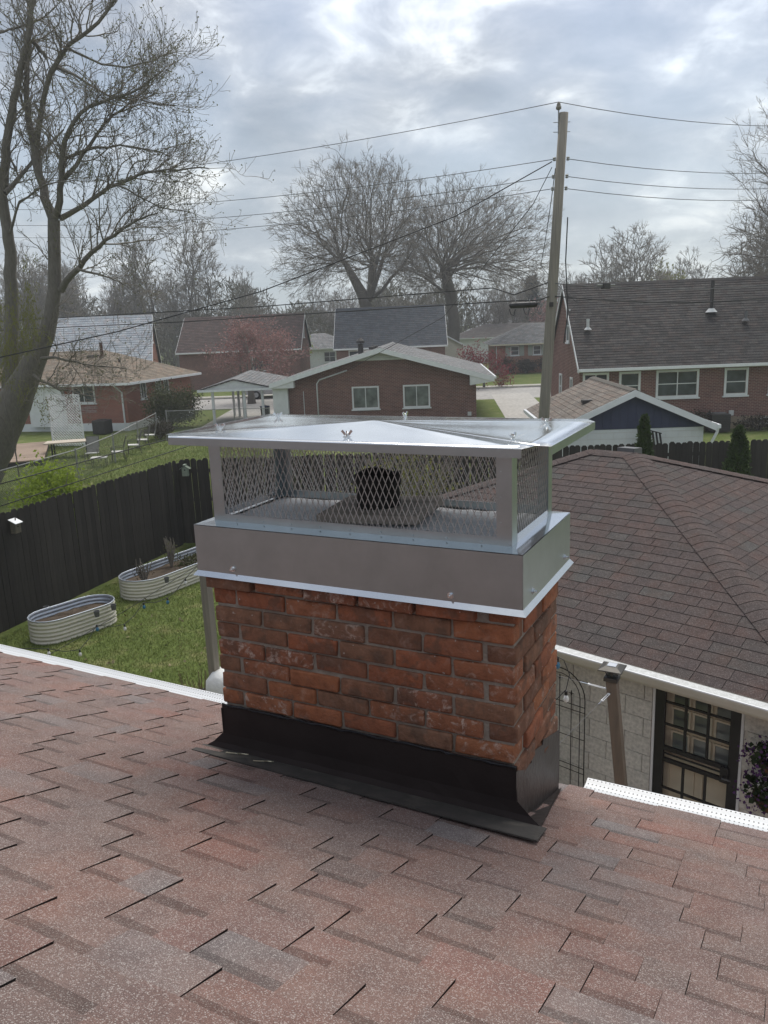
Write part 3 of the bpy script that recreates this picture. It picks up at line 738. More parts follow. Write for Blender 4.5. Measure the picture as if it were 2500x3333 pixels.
def blk(x0, x1, z0, z1):
    L_ = round(x1 - x0, 3)
    if L_ < .04: return
    if L_ not in bmesh_c:
        bm = bmesh.new(); bmesh.ops.create_cube(bm, size=1)
        for v in bm.verts: v.co = Vector((v.co.x * (L_ - .005), v.co.y * .05, v.co.z * .1855))
        bmesh.ops.bevel(bm, geom=bm.edges[:], offset=.0028, segments=1, affect='EDGES')
        me = bpy.data.meshes.new('concrete_block'); bm.to_mesh(me); bm.free(); me.materials.append(M['block']); bmesh_c[L_] = me
    o = link('concrete_block', bmesh_c[L_], None, gwall); o.location = ((x0 + x1) / 2, .3465 + R.uniform(-.0012, .0012), (z0 + z1) / 2)
for k in range(11):
    z0 = .03 + k * .19; off = .19 if k % 2 else 0
    x = GX0 + .35 - off
    while x < GX1 - .33:
        a, b = max(x, GX0 + .35), min(x + .38, GX1 - .33)
        if True:
            if b <= .84 or a >= 1.68 or z0 > 2.03: blk(a, b, z0, z0 + .19)
            else:
                if a < .84: blk(a, .84, z0, z0 + .19)
                if b > 1.68: blk(1.68, b, z0, z0 + .19)
        x += .38
# roof
rm = MB()
E0 = [(GX0, 0, ZG), (GX1, 0, ZG), (GX1, GY1, ZG), (GX0, GY1, ZG)]; RA = (RX0, RY, ZRG); RB = (RX1, RY, ZRG)
rm.quad(E0[0], E0[1], RB, RA); rm.quad(E0[1], E0[2], RB); rm.quad(E0[2], E0[3], RA, RB); rm.quad(E0[3], E0[0], RA); rm.quad(*E0)
groof = rm.build('roof', M['wire'], gar)
def PF(s, t, h):
    c = 1 / math.sqrt(1 + SG * SG); y = t * c
    return (s, y - SG * c * h, ZG + SG * y + c * h + .004)
CG = math.sqrt(1 + SG * SG); TG = RY * CG
fl0 = lambda t: GX0 + (RX0 - GX0) * t / TG; fr0 = lambda t: GX1 + (RX1 - GX1) * t / TG
shingles(groof, PF, fl0, fr0, 0, TG, 27, M['roof_gar'], (.20, .34), .0060, 0, None, lambda s, t: -abs(s - .4) - t * .3 if s > -2.6 else -50 - abs(s), 300, 31, jag=.003)
SR = (ZRG - ZG) / (GX1 - RX1)
def PRt(s, t, h):
    c = 1 / math.sqrt(1 + SR * SR); d = t * c
    return (GX1 - d + SR * c * h, s, ZG + SR * d + c * h + .004)
TRr = (GX1 - RX1) * math.sqrt(1 + SR * SR)
shingles(groof, PRt, lambda t: RY * t / TRr, lambda t: GY1 + (RY - GY1) * t / TRr, 0, TRr, 27, M['roof_gar'], (.20, .34), .0060, 0, None, lambda s, t: t, 140, 32, jag=.003)
bk = MB()
lap(groof, E0[2], E0[3], RA, RB, 20, M['roof_gar'], .012, 5); lap(groof, E0[3], E0[0], RA, RA, 20, M['roof_gar'], .012, 6)
def ridge_caps(par, a, b, wid, pitch, drop, mat, name='ridge_cap', lift=.026):
    """bent cap pieces laid from a (low) to b (high)"""
    a = Vector(a); b = Vector(b); d = (b - a); L_ = d.length; d /= L_; x = d.cross(Vector((0, 0, 1))).normalized(); up = x.cross(d).normalized(); n = int(L_ / pitch) + 1; rr = random.Random(int(L_ * 1000))
    for i in range(n):
        p = a + d * (i * pitch); q = a + d * min(L_, (i + 1.12) * pitch); mb = MB(); m = 6; rows_ = []
        for c_, h in ((p, lift + .003), (q, lift - .002)):
            for j in range(m + 1):
                f = -1 + 2 * j / m; rows_.append(c_ + x * (f * wid) + up * (h - drop * (abs(f) ** 1.5)))
        for j in range(m + 1):
            f = -1 + 2 * j / m; rows_.append(p + x * (f * wid) + up * (lift - .010 - drop * (abs(f) ** 1.5)))
        mb.add(rows_, [(j, j + 1, j + m + 2, j + m + 1) for j in range(m)] + [(2 * (m + 1) + j, 2 * (m + 1) + j + 1, j + 1, j) for j in range(m)])
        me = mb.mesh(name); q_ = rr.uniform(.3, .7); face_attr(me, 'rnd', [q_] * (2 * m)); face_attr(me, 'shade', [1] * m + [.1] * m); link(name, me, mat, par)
ridge_caps(groof, E0[1], RB, .17, .145, .047, M['roof_gar']); ridge_caps(groof, E0[0], RA, .145, .145, .034, M['roof_gar'])
ridge_caps(groof, E0[2], RB, .145, .145, .034, M['roof_gar']); ridge_caps(groof, E0[3], RA, .145, .145, .034, M['roof_gar'])
ridge_caps(groof, (RX0 - .05, RY, ZRG), (RX1 + .05, RY, ZRG), .15, .145, .05, M['roof_gar'], lift=.016)
rv = MB(); rv.prism([(-1.42, 3.86, 3.42), (-1.17, 3.86, 3.42), (-1.17, 4.1, 3.40), (-1.42, 4.1, 3.40)], (0, 0, .105)); rv.build('roof_vent', M['roof_grey_metal'] if 'roof_grey_metal' in M else M['aluwire'], gar)
# dirty metal drip strip, fascia and gutter with mesh guard
M['dirt'] = pmat('mossy dark edge metal', (.03, .028, .024), (.11, .10, .085), 14, .9, coord='pos', c3=(.05, .05, .04))
MB().box((GX0, -.012, ZG - .004), (GX1, .05, ZG + .014)).build('drip_strip', M['dirt'], gar)
M['fascia'] = pmat('beige fascia board', (.58, .54, .46), (.5, .47, .40), 4, .6)
MB().box((GX0 + .02, .012, ZG - .15), (GX1 - .02, .035, ZG - .006)).build('fascia', M['fascia'], gar)
MB().quad((GX0, .036, ZG - .12), (GX1, .036, ZG - .12), (GX1, .36, ZG - .12), (GX0, .36, ZG - .12)).build('soffit', M['fascia'], gar)
gg = MB(); prof = [(.008, -.004), (.008, -.10), (-.05, -.115), (-.085, -.08), (-.11, -.02), (-.112, .004), (-.10, .004), (-.095, -.02), (-.07, -.075), (-.045, -.1), (0, -.09)]
m = len(prof); gg.add([(u, a, ZG + b) for u in (GX0 - .02, GX1 + .02) for a, b in prof], [(i, (i + 1) % m, (i + 1) % m + m, i + m) for i in range(m)])
gg_o = gg.build('gutter', M['fascia'], gar)
MB().box((GX0 - .02, -.113, ZG - .003), (GX1 + .02, -.099, ZG + .008)).build('gutter_lip', M['white_gloss'], gg_o)
gs = MB(); gs.quad((GX0, -.10, ZG + .006), (GX1, -.10, ZG + .006), (GX1, -.013, ZG + .016), (GX0, -.013, ZG + .016)); gs.build('gutter_guard', pmat('white mesh guard', (.62, .63, .62), (.45, .45, .44), 30, .6, coord='pos', fine=120), gg_o)
# doorway: cream inner door behind a black barred storm door
dw = empty('barred_storm_door', (0, 0, 0), 0); dw.parent = gar; 
def gpart(mb, name, mat, par=dw, **k): return mb.build(name, mat, par, **k)
MB().box((.842, .330, 0), (.866, .40, 2.03)).build('door_jamb', M['white'], gar); MB().box((1.654, .330, 0), (1.678, .40, 2.03)).build('door_jamb', M['white'], gar)
for x in (.866, 1.559): gpart(MB().box((x, .335, .02), (x + .095, .37, 2.03)), 'stile', M['black_metal'], bevel=.004)
for z0, z1 in ((.02, .16), (1.165, 1.205), (1.285, 1.33), (1.96, 2.03)): gpart(MB().box((.961, .337, z0), (1.559, .368, z1)), 'rail', M['black_metal'], bevel=.003)
gpart(MB().box((.961, .345, 1.243), (1.559, .36, 1.255)), 'rail', M['black_metal'])
for x in (1.155, 1.363):
    gpart(MB().box((x - .011, .342, 1.33), (x + .011, .362, 1.96)), 'muntin', M['black_metal']); gpart(MB().box((x - .011, .342, .16), (x + .011, .362, 1.165)), 'muntin', M['black_metal'])
for z in (1.555, 1.78, .89, .62, .36): gpart(MB().box((.961, .343, z - .010), (1.559, .361, z + .010)), 'muntin', M['black_metal'])
gpart(MB().box((1.50, .315, 1.17), (1.575, .335, 1.325)), 'lock_box', M['black_metal'], bevel=.004)
gpart(MB().tube([(1.535, .32, 1.23), (1.535, .285, 1.23), (1.61, .28, 1.235)], .008, 8), 'door_handle', M['aluwire'], smooth=True)
idr = MB(); idr.box((.868, .44, .02), (1.652, .48, 2.03)); inner = idr.build('inner_door', M['cream'], gar)
for i in range(3):
    for j in range(3):
        x0 = .99 + i * .20; z0 = 1.25 + j * .24
        fr = MB(); 
        for (a, b, c, d) in ((x0, x0 + .18, z0, z0 + .018), (x0, x0 + .18, z0 + .20, z0 + .218), (x0, x0 + .018, z0 + .018, z0 + .20), (x0 + .162, x0 + .18, z0 + .018, z0 + .20)): fr.box((a, .425, c), (b, .4395, d))
        fr.build('pane_frame', M['cream'], inner)
        MB().box((x0 + .018, .434, z0 + .018), (x0 + .162, .4395, z0 + .20)).build('pane', M['curtain'] if 'curtain' in M else M['glass_blind'], inner)
for z0, z1 in ((.2, .55), (.62, 1.12)):
    for x0 in (.97, 1.29):
        fr = MB()
        for (a, b, c, d) in ((x0, x0 + .26, z0, z0 + .02), (x0, x0 + .26, z1 - .02, z1), (x0, x0 + .02, z0 + .02, z1 - .02), (x0 + .24, x0 + .26, z0 + .02, z1 - .02)): fr.box((a, .43, c), (b, .4395, d))
        fr.build('door_panel', M['cream'], inner)
# ---- things by the garage wall
def on_gar(x, y, z): 
    c, s = math.cos(YG), math.sin(YG); return (GA[0] + x * c - y * s, GA[1] + x * s + y * c, z)
M['iron'] = pmat('dark brown wrought iron', (.018, .014, .012), (.03, .024, .02), 10, .6)
tre = empty('garden_trellis', on_gar(-.10, .235, 0), YG, 'arched dark iron garden trellis leaning on the block wall', 'trellis')
hw = .285; zt = 1.58
def arch(hw_, z0, zt_): return [(-hw_, 0, 0), (-hw_, 0, zt_)] + [(hw_ * math.cos(a), 0, zt_ + hw_ * math.sin(a)) for a in [math.pi - math.pi * i / 14 for i in range(1, 14)]] + [(hw_, 0, zt_), (hw_, 0, 0)]
MB().tube(arch(hw, 0, zt), .0055, 6).build('arch_bar', M['iron'], tre); MB().tube(arch(hw - .055, 0, zt), .0045, 6).build('arch_bar', M['iron'], tre)
for x, h in ((-.135, 1.62), (0, 1.74), (.135, 1.60)):
    b = MB().tube([(x, -.006, 0), (x, -.006, h)], .0045, 6).build('bar', M['iron'], tre)
    fn = MB(); fn.lathe([(.004, 0), (.012, .02), (.003, .06)], (x, -.006, h), 6)
    for s in (-1, 1): fn.tube([(x, -.006, h + .015), (x + s * .022, -.006, h + .028), (x + s * .03, -.006, h + .018)], .003, 5)
    fn.build('finial', M['iron'], b)
for z in (1.50, 1.44, 1.14, .82, .76, .46, .16): MB().tube([(-hw, .006, z), (hw, .006, z)], .004, 6).build('cross_bar', M['iron'], tre)
# post with solar cap
pt = empty('solar_capped_post', (2.02, 5.86, 0), rad(-30), 'wooden post with a square solar lantern cap before the block wall', 'post')
pm = MB(); w = .044
c_, s_ = math.cos(rad(30)), math.sin(rad(30))
dx, dy = (1.845 - 2.02), (6.16 - 5.86); lx = dx * c_ - dy * s_; ly = dx * s_ + dy * c_
pm.add([(sx * w, sy * w, 0) for sx, sy in ((-1, -1), (1, -1), (1, 1), (-1, 1))] + [(lx + sx * w, ly + sy * w, 2.36) for sx, sy in ((-1, -1), (1, -1), (1, 1), (-1, 1))], [(3, 2, 1, 0), (4, 5, 6, 7), (0, 1, 5, 4), (1, 2, 6, 5), (2, 3, 7, 6), (3, 0, 4, 7)])
pm.build('shaft', M['post'], pt, bevel=.004)
M['lamp_metal'] = pmat('bronze lantern metal', (.10, .095, .085), (.07, .066, .06), 9, .45, .6)
MB().box((lx - .058, ly - .058, 2.35), (lx + .058, ly + .058, 2.385)).build('cap_base', M['lamp_metal'], pt, bevel=.004)
lg = MB()
for i in range(8):
    a = i * math.pi / 4 + .2; lg.tube([(lx + .040 * math.cos(a), ly + .040 * math.sin(a), 2.385), (lx + .055 * math.cos(a), ly + .055 * math.sin(a), 2.42), (lx + .045 * math.cos(a), ly + .045 * math.sin(a), 2.455)], .004, 5)
lg.build('lantern_cage', M['lamp_metal'], pt)
MB().lathe([(.03, 0), (.036, .03), (.03, .065)], (lx, ly, 2.386), 10).build('lantern_glass', M['glass_blind'], pt, smooth=True)
tpm = MB(); tpm.add([(lx + sx * .098, ly + sy * .098, 2.455) for sx, sy in ((-1, -1), (1, -1), (1, 1), (-1, 1))] + [(lx + sx * .095, ly + sy * .095, 2.463) for sx, sy in ((-1, -1), (1, -1), (1, 1), (-1, 1))] + [(lx + sx * .05, ly + sy * .05, 2.485) for sx, sy in ((-1, -1), (1, -1), (1, 1), (-1, 1))], [(3, 2, 1, 0), (0, 1, 5, 4), (1, 2, 6, 5), (2, 3, 7, 6), (3, 0, 4, 7), (4, 5, 9, 8), (5, 6, 10, 9), (6, 7, 11, 10), (7, 4, 8, 11), (8, 9, 10, 11)])
tpm.build('lantern_roof', M['lamp_metal'], pt)
MB().box((lx - .036, ly - .036, 2.484), (lx + .036, ly + .036, 2.489)).build('solar_panel', pmat('pale solar glass', (.45, .48, .52), (.55, .57, .6), 20, .1, spec=.8), pt)
# turnbuckles pulling two guide wires from the post
def turnbuckle(a, b, label):
    e = empty('turnbuckle', a, 0, label, 'turnbuckle', 'turnbuckles on the solar post'); a = Vector(a); b = Vector(b); d = (b - a); u = d.normalized(); x = u.cross(Vector((0, 0, 1))).normalized() * .008
    z = Vector((0, 0, 0)); mb = MB()
    mb.tube([z + u * .06 + x, z + u * .19 + x], .0035, 6); mb.tube([z + u * .06 - x, z + u * .19 - x], .0035, 6); mb.bar(z + u * .055 - x * 1.3, z + u * .055 + x * 1.3, .012); mb.bar(z + u * .195 - x * 1.3, z + u * .195 + x * 1.3, .012)
    mb.build('frame', M['white_gloss'], e)
    MB().tube([z, z + u * .055], .004, 6).build('hook', M['steel'], e); MB().tube([z + u * .19, z + u * .27], .004, 6).build('eye_bolt', M['steel'], e)
    MB().tube([z + u * .27, d], .0016, 5).build('guide_wire', M['aluwire'], e)
tA = (1.83, 6.12, 2.28)
turnbuckle(tA, (-2.2, 9.02, 2.42), 'silver turnbuckle on the solar post, the upper level one')
turnbuckle((1.83, 6.12, 2.265), (.35, 4.2, 2.25), 'silver turnbuckle on the solar post, the lower sloping one')
def bulb(p, mat, label, grp, catn='string light'):
    e = empty('string_bulb', p, 0, label, catn, grp); e.scale = (.72, .72, .72)
    MB().lathe([(.012, 0), (.016, -.004), (.016, -.04), (.013, -.045)], (0, 0, 0), 8, cap0=True).build('socket', M['black_metal'], e, smooth=True)
    MB().lathe([(.012, -.045), (.022, -.06), (.030, -.085), (.027, -.105), (.014, -.12), (.001, -.123)], (0, 0, 0), 10).build('bulb', mat, e, smooth=True)
    return e
M['bulb_clear'] = pmat('clear bulb glass', (.62, .62, .58), (.75, .75, .72), 20, .08, spec=.8)
M['bulb_blue'] = pmat('blue bulb glass', (.02, .12, .22), (.04, .2, .32), 20, .08, spec=.8)
bulb((1.205, 5.35, 2.93), M['bulb_blue'], 'blue string light bulb over the garden trellis', 'string lights by the garage')
bulb((1.235, 5.2, 2.74), M['bulb_clear'], 'clear string light bulb over the garden trellis', 'string lights by the garage')
tag(MB().tube([(.9, 5.15, 2.45), (1.1, 5.18, 2.62), (1.235, 5.2, 2.75), (1.27, 5.25, 2.84), (1.24, 5.3, 2.93), (1.205, 5.35, 2.935), (1.0, 5.45, 2.98)], .0035, 5).build('string_light_cord', M['wire']), 'black string light cord looping above the garden trellis', 'light cord')
# hanging baskets on the garage wall
M['coco'] = pmat('brown coir basket', (.10, .05, .025), (.17, .085, .04), 30, .95, bump=.8, bscale=90, coord='pos')
M['petal_p'] = leaf_mat('purple petals', (.06, .022, .085), (.13, .055, .165)); M['petal_w'] = leaf_mat('white petals', (.6, .6, .58), (.75, .75, .73)); M['leaf_dk'] = leaf_mat('dark leaves', (.02, .03, .012), (.04, .06, .02))
def leafcloud(n, fn, size, seed, up=0.0, asp=.6):
    """n little leaf quads. fn(rg,n)->positions"""
    rg = np.random.default_rng(seed); P = fn(rg, n); n = len(P)
    d = rg.normal(size=(n, 3)); d[:, 2] += up; d /= np.linalg.norm(d, axis=1)[:, None]; e = np.cross(d, rg.normal(size=(n, 3))); e /= np.linalg.norm(e, axis=1)[:, None] + 1e-9
    s = size * rg.uniform(.6, 1.35, n)[:, None]; a = d * s; b = e * s * asp / 2
    V = np.stack([P, P + a * .5 + b, P + a, P + a * .5 - b], 1).reshape(-1, 3)
    return V, np.arange(4 * n).reshape(n, 4)
def ell(c, r, shell=0.0):
    def f(rg, n):
        d = rg.normal(size=(n, 3)); d /= np.linalg.norm(d, axis=1)[:, None]; q = rg.random(n) ** (1 / 3); q = shell + (1 - shell) * q
        return d * q[:, None] * np.array(r) + np.array(c)
    return f
def basket(x, z, label, seed):
    e = empty('hanging_flower_basket', on_gar(x, .20, z), YG, label, 'flower basket', 'flower baskets on the garage wall')
    MB().lathe([(.005, -.15), (.06, -.135), (.115, -.07), (.135, 0), (.12, -.005), (.1, -.03)], (0, 0, 0), 16).build('basket', M['coco'], e, smooth=True)
    wr = MB(); 
    for i in range(10):
        a = 2 * math.pi * i / 10; wr.tube([(.137 * math.cos(a), .137 * math.sin(a), 0), (.118 * math.cos(a + .3), .118 * math.sin(a + .3), -.07), (.06 * math.cos(a + .6), .06 * math.sin(a + .6), -.14)], .0025, 4)
    wr.tube([(.138 * math.cos(2 * math.pi * i / 16), .138 * math.sin(2 * math.pi * i / 16), 0) for i in range(17)], .003, 4, caps=False)
    wr.build('wire_frame', M['iron'], e)
    MB().tube([(0, .1, .04), (0, .12, .32), (0, .05, .40), (0, 0, .36)], .006, 6).build('hook', M['iron'], e)
    for nm, n, sz, mt, fn in (('leaves', 260, .05, 'leaf_dk', ell((0, -.02, .03), (.2, .16, .13))), ('purple_flowers', 200, .03, 'petal_p', ell((-.04, -.05, .02), (.25, .19, .19), .3)), ('white_flowers', 45, .036, 'petal_w', ell((.03, -.06, .09), (.12, .1, .06)))):
        V, F = leafcloud(n, fn, sz, seed + len(nm), .2, .9); link(nm, npmesh(nm, V, F), M[mt], e)
basket(1.99, 1.62, 'hanging basket of purple flowers on the block wall, the upper one', 3); basket(1.97, 1.28, 'hanging basket of purple and white flowers on the block wall, the lower one', 9)

# ================================================================ dark picket fence
def picket_mesh(w, h):
    mb = MB(); t = .018; poly = [(-w / 2, 0, 0), (w / 2, 0, 0), (w / 2, 0, h - .045), (w / 2 - .04, 0, h), (-w / 2 + .04, 0, h), (-w / 2, 0, h - .045)]
    mb.prism(poly, (0, t, 0)); me = mb.mesh('picket'); me.materials.append(M['fence']); return me
PMs = [picket_mesh(.148, 2.2 + d) for d in (0, .012, -.01)]
def fence(p0, p1, label, both=True, seed=1):
    r = random.Random(seed); a = math.atan2(p1[1] - p0[1], p1[0] - p0[0]); L_ = math.hypot(p1[0] - p0[0], p1[1] - p0[1])
    e = empty('picket_fence', (*p0, 0), a, label, 'fence', 'dark picket fences round the yard'); n = int(L_ / .154)
    for i in range(n):
        o = link('picket', PMs[r.randrange(3)], None, e); o.location = (.077 + i * .154, r.uniform(-.003, .003), r.uniform(-.008, .008)); o.rotation_euler = (r.uniform(-.004, .004), r.uniform(-.008, .008), r.uniform(-.012, .012))
    for z in (.35, 1.1, 1.85): MB().box((0, .022, z), (L_, .06, z + .085)).build('rail', M['fence'], e)
    k = int(L_ / 2.4) + 1
    for i in range(k + 1): MB().box((i * L_ / k - .045, .061, 0), (i * L_ / k + .045, .15, 2.1)).build('post', M['fence'], e)
    return e
FC = (-5.17, 20.1)
fence((-9.1, 8.6), FC, 'long black picket fence along the left side of the lawn', seed=1)
fence(FC, (13.6, 19.45), 'black picket fence across the back of the yard', seed=2)
# bird houses on the fence
M['bird_wood'] = pmat('weathered birdhouse wood', (.16, .14, .10), (.10, .09, .07), 12, .9, bump=.4, bscale=40)
M['bird_green'] = pmat('grey green painted wood', (.22, .26, .21), (.27, .31, .25), 12, .8)
M['dark'] = pmat('dark opening', (.006, .006, .006), (.01, .01, .01), 5, .9)
b1 = empty('birdhouse', (-4.98, 19.97, 1.80), rad(-2), 'small grey green birdhouse with gable roof on the back fence', 'birdhouse')
mb = MB(); mb.prism([(-.115, -.085, 0), (.115, -.085, 0), (.115, -.085, .30), (0, -.085, .39), (-.115, -.085, .30)], (0, .17, 0)); mb.build('box', M['bird_green'], b1)
for s in (-1, 1):
    mb = MB(); mb.prism([(0, -.13, .405), (s * .20, -.13, .27), (s * .20, -.13, .285), (0, -.13, .42)], (0, .26, 0)); mb.build('roof', M['bird_green'], b1)
MB().lathe([(.001, -.002), (.026, -.002), (.026, 0)], (0, -.0855, .24), 12, 'y').build('entrance_hole', M['dark'], b1)
MB().box((-.05, -.14, .42), (.05, .10, .452)).build('roof_ridge', M['bird_green'], b1)
a_ = math.atan2(FC[1] - 8.6, FC[0] + 9.1)
b2 = empty('birdhouse', (-7.0, 14.65, 1.78), a_ + rad(2), 'brown wooden birdhouse with white slanted lid on the left fence', 'birdhouse')
mb = MB(); mb.prism([(-.12, -.20, 0), (-.12, -.02, 0), (-.12, -.02, .40), (-.12, -.20, .32)], (.24, 0, 0)); mb.build('box', M['bird_wood'], b2)
mb = MB(); mb.prism([(-.155, -.27, .30), (-.155, .0, .42), (-.155, .0, .438), (-.155, -.27, .318)], (.31, 0, 0)); mb.build('lid', M['white_gloss'], b2)
MB().lathe([(.001, -.002), (.024, -.002), (.024, 0)], (0, -.2005, .2), 12, 'y').build('entrance_hole', M['dark'], b2)
MB().bar((.02, -.12, .385), (.05, -.10, .46), .03, .03).build('stub', M['bird_wood'], b2)

b1.scale = (.66, .66, .66); b2.scale = (.62, .62, .62)
# ================================================================ raised beds of corrugated metal
M['bed_out'] = pmat('cream coated corrugated metal', (.68, .65, .56), (.6, .57, .48), 4, .55); M['bed_in'] = pmat('galvanised corrugated metal', (.50, .54, .60), (.42, .46, .52), 6, .4, .5)
def raised_bed(path, z1, label, seed):
    """path: closed plan outline (list of xy)"""
    c = np.mean(path, 0); e = empty('raised_bed', (c[0], c[1], 0), 0, label, 'raised bed', 'corrugated raised garden beds')
    n = len(path); P = [(p[0] - c[0], p[1] - c[1]) for p in path]; N = []
    for i in range(n):
        a = P[i - 1]; b = P[(i + 1) % n]; t = Vector((b[0] - a[0], b[1] - a[1])).normalized(); N.append((t.y, -t.x))
    m = 29
    for nm, off, mt in (('outer_wall', .0, 'bed_out'), ('inner_wall', -.006, 'bed_in')):
        mb = MB()
        for j in range(m):
            z = z1 * j / (m - 1); w = .014 * math.sin(2 * math.pi * 6 * j / (m - 1))
            for i in range(n): mb.v.append((P[i][0] + N[i][0] * (w + off), P[i][1] + N[i][1] * (w + off), z))
        for j in range(m - 1):
            for i in range(n): mb.f.append((j * n + i, j * n + (i + 1) % n, (j + 1) * n + (i + 1) % n, (j + 1) * n + i))
        mb.build(nm, M[mt], e, smooth=True, fix=False)
    rim = MB(); rim.tube([(*p, z1) for p in P] + [(*P[0], z1)], .011, 6, caps=False); rim.build('rim', M['bed_in'], e, smooth=True)
    so = MB(); rr = random.Random(seed); ring_ = [(p[0] * .985, p[1] * .985, z1 - .16 + rr.uniform(-.02, .02)) for p in P]; so.v = ring_ + [(p[0] * .5, p[1] * .5, z1 - .13 + rr.uniform(-.03, .04)) for p in P] + [(0, 0, z1 - .12)]
    so.f = [(i, (i + 1) % n, (i + 1) % n + n, i + n) for i in range(n)] + [(i + n, (i + 1) % n + n, 2 * n) for i in range(n)]
    so.build('soil', M['soil'], e)
    return e, c
def stadium(c, L_, W2, a, seg=9):
    pts = []; r = W2 / 2; h = L_ / 2 - r
    for s, a0 in ((1, -math.pi / 2), (-1, math.pi / 2)):
        for i in range(seg + 1):
            t = a0 + math.pi * i / seg; pts.append((s * h + r * math.cos(t), r * math.sin(t)))
    # densify straights
    out = []
    for i, p_ in enumerate(pts):
        q_ = pts[(i + 1) % len(pts)]; d = math.hypot(q_[0] - p_[0], q_[1] - p_[1]); k = max(1, int(d / .15))
        for j in range(k): out.append((p_[0] + (q_[0] - p_[0]) * j / k, p_[1] + (q_[1] - p_[1]) * j / k))
    return [(c[0] + x * math.cos(a) - y * math.sin(a), c[1] + x * math.sin(a) + y * math.cos(a)) for x, y in out]
e1, c1_ = raised_bed(stadium((-5.86, 14.10), 1.62, .80, rad(50)), .43, 'cream corrugated raised bed with bare soil, the nearer oval one', 1)
e2, c2_ = raised_bed(stadium((-4.55, 17.0), 3.1, 1.0, rad(58)), .42, 'long cream corrugated raised bed with small shrubs near the fence corner', 2)
def cup(p, label):
    mb = MB(); mb.lathe([(.04, 0), (.055, .11), (.049, .11), (.036, .01)], (0, 0, 0), 10); o = mb.build('plant_cup', M['aluwire']); o.location = p; tag(o, label, 'cup', 'grey cups on the bed rims')
cup((-5.32, 13.85, .33), 'grey cup clipped to the near bed\'s rim, the left one of two'); cup((-5.12, 14.18, .33), 'grey cup clipped to the near bed\'s rim, the right one of two'); cup((-6.38, 14.20, .34), 'grey cup hung inside the near bed against the fence side'); cup((-4.52, 15.72, .34), 'grey cup clipped to the long shrub bed\'s rim')
# posts and small things by our eave
p3 = empty('wooden_post', (-2.13, 9.0, 0), rad(-28), 'dark weathered wooden post on the lawn left of the chimney', 'post')
MB().box((-.05, -.05, 0), (.05, .05, 2.62)).build('shaft', M['post_dk'] if 'post_dk' in M else M['pole'], p3, bevel=.004)
MB().box((-.06, -.06, 2.62), (.06, .06, 2.65)).build('post_cap', M['pole'], p3)
pot = empty('planter_pot', (-2.62, 10.15, 0), 0, 'dark round planter pot with dry stalks on the lawn', 'planter')
MB().lathe([(.22, 0), (.30, .38), (.31, .42), (.28, .42), (.26, .33), (.001, .32)], (0, 0, 0), 20).build('pot', M['black_metal'], pot, smooth=True)
st = MB()
for i in range(40):
    a = R.uniform(0, 6.28); r_ = R.uniform(0, .2); st.tube([(r_ * math.cos(a), r_ * math.sin(a), .33), (r_ * 1.4 * math.cos(a), r_ * 1.4 * math.sin(a), .33 + R.uniform(.2, .55))], .004, 4)
st.build('dry_stalks', pmat('dry stalk', (.25, .2, .11), (.18, .14, .08), 5, .9), pot)
M['cover'] = pmat('white vinyl cover', (.68, .68, .66), (.75, .75, .73), 5, .45, bump=.5, bscale=6, bdist=.05)
gc = empty('grill_cover', (-1.90, 8.95, .0), rad(-28), 'white vinyl cover over a grill beside the chimney and wooden post', 'cover')
mb = MB(); nn2 = 20
for j, (rx, ry, z) in enumerate(((.30, .28, .0), (.30, .28, .5), (.295, .27, 1.05), (.28, .25, 1.24), (.22, .18, 1.33), (.10, .08, 1.36))):
    for i in range(nn2):
        a = 2 * math.pi * i / nn2; k = 1 + .05 * math.sin(a * 7) * (1 if z < .9 else .3); x = abs(math.cos(a)) ** .5 * math.copysign(1, math.cos(a)); y = abs(math.sin(a)) ** .5 * math.copysign(1, math.sin(a)); mb.v.append((rx * x * k, ry * y * k, z))
for j in range(5):
    for i in range(nn2): mb.f.append((j * nn2 + i, j * nn2 + (i + 1) % nn2, (j + 1) * nn2 + (i + 1) % nn2, (j + 1) * nn2 + i))
mb.f.append(tuple(range(5 * nn2, 6 * nn2))); mb.build('fabric', M['cover'], gc, smooth=True)
# string lights over the lawn
sl_pts = [(-4.11, 8.5, 1.79), (-2.13, 9.0 + .06, 2.45)]
bl = [(-4.0, 8.8, 1.77), (-3.76, 9.1, 1.62), (-3.63, 9.4, 1.82), (-3.39, 9.7, 1.70), (-3.21, 10.0, 1.88), (-2.98, 10.3, 1.83), (-2.79, 10.6, 2.0)]
kinds = ['clear', 'clear', 'blue', 'clear', 'blue', 'blue', 'clear']
lab = ['clear string light bulb over the lawn, the leftmost one nearest the eave', 'clear string light bulb over the lawn, second from the left', 'dark blue string light bulb before the nearer raised bed', 'clear string light bulb hanging right of the nearer raised bed', 'blue string light bulb between the two raised beds', 'blue string light bulb below the long raised bed', 'clear string light bulb nearest the chimney\'s left side']
for p_, k_, l_ in zip(bl, kinds, lab): bulb(p_, M['bulb_' + k_], l_, 'string lights over the lawn')
w_ = [(-4.6, 8.2, 2.05)]
for a, b in zip(bl, bl[1:]): w_ += [a, tuple((x + y) / 2 - (.03 if i == 2 else 0) for i, (x, y) in enumerate(zip(a, b)))]
w_ += [bl[-1], (-2.45, 10.9, 2.3)]
tag(MB().tube(w_, .0045, 5).build('string_light_cord', M['wire']), 'black string light cord swagging low over the lawn', 'light cord')
tag(MB().tube([(-4.35, 8.25, 1.60), (-3.4, 9.65, 1.87), (-2.45, 10.95, 2.22)], .004, 5).build('guide_wire', M['wire']), 'straight thin guide wire above the string light bulbs over the lawn', 'wire')

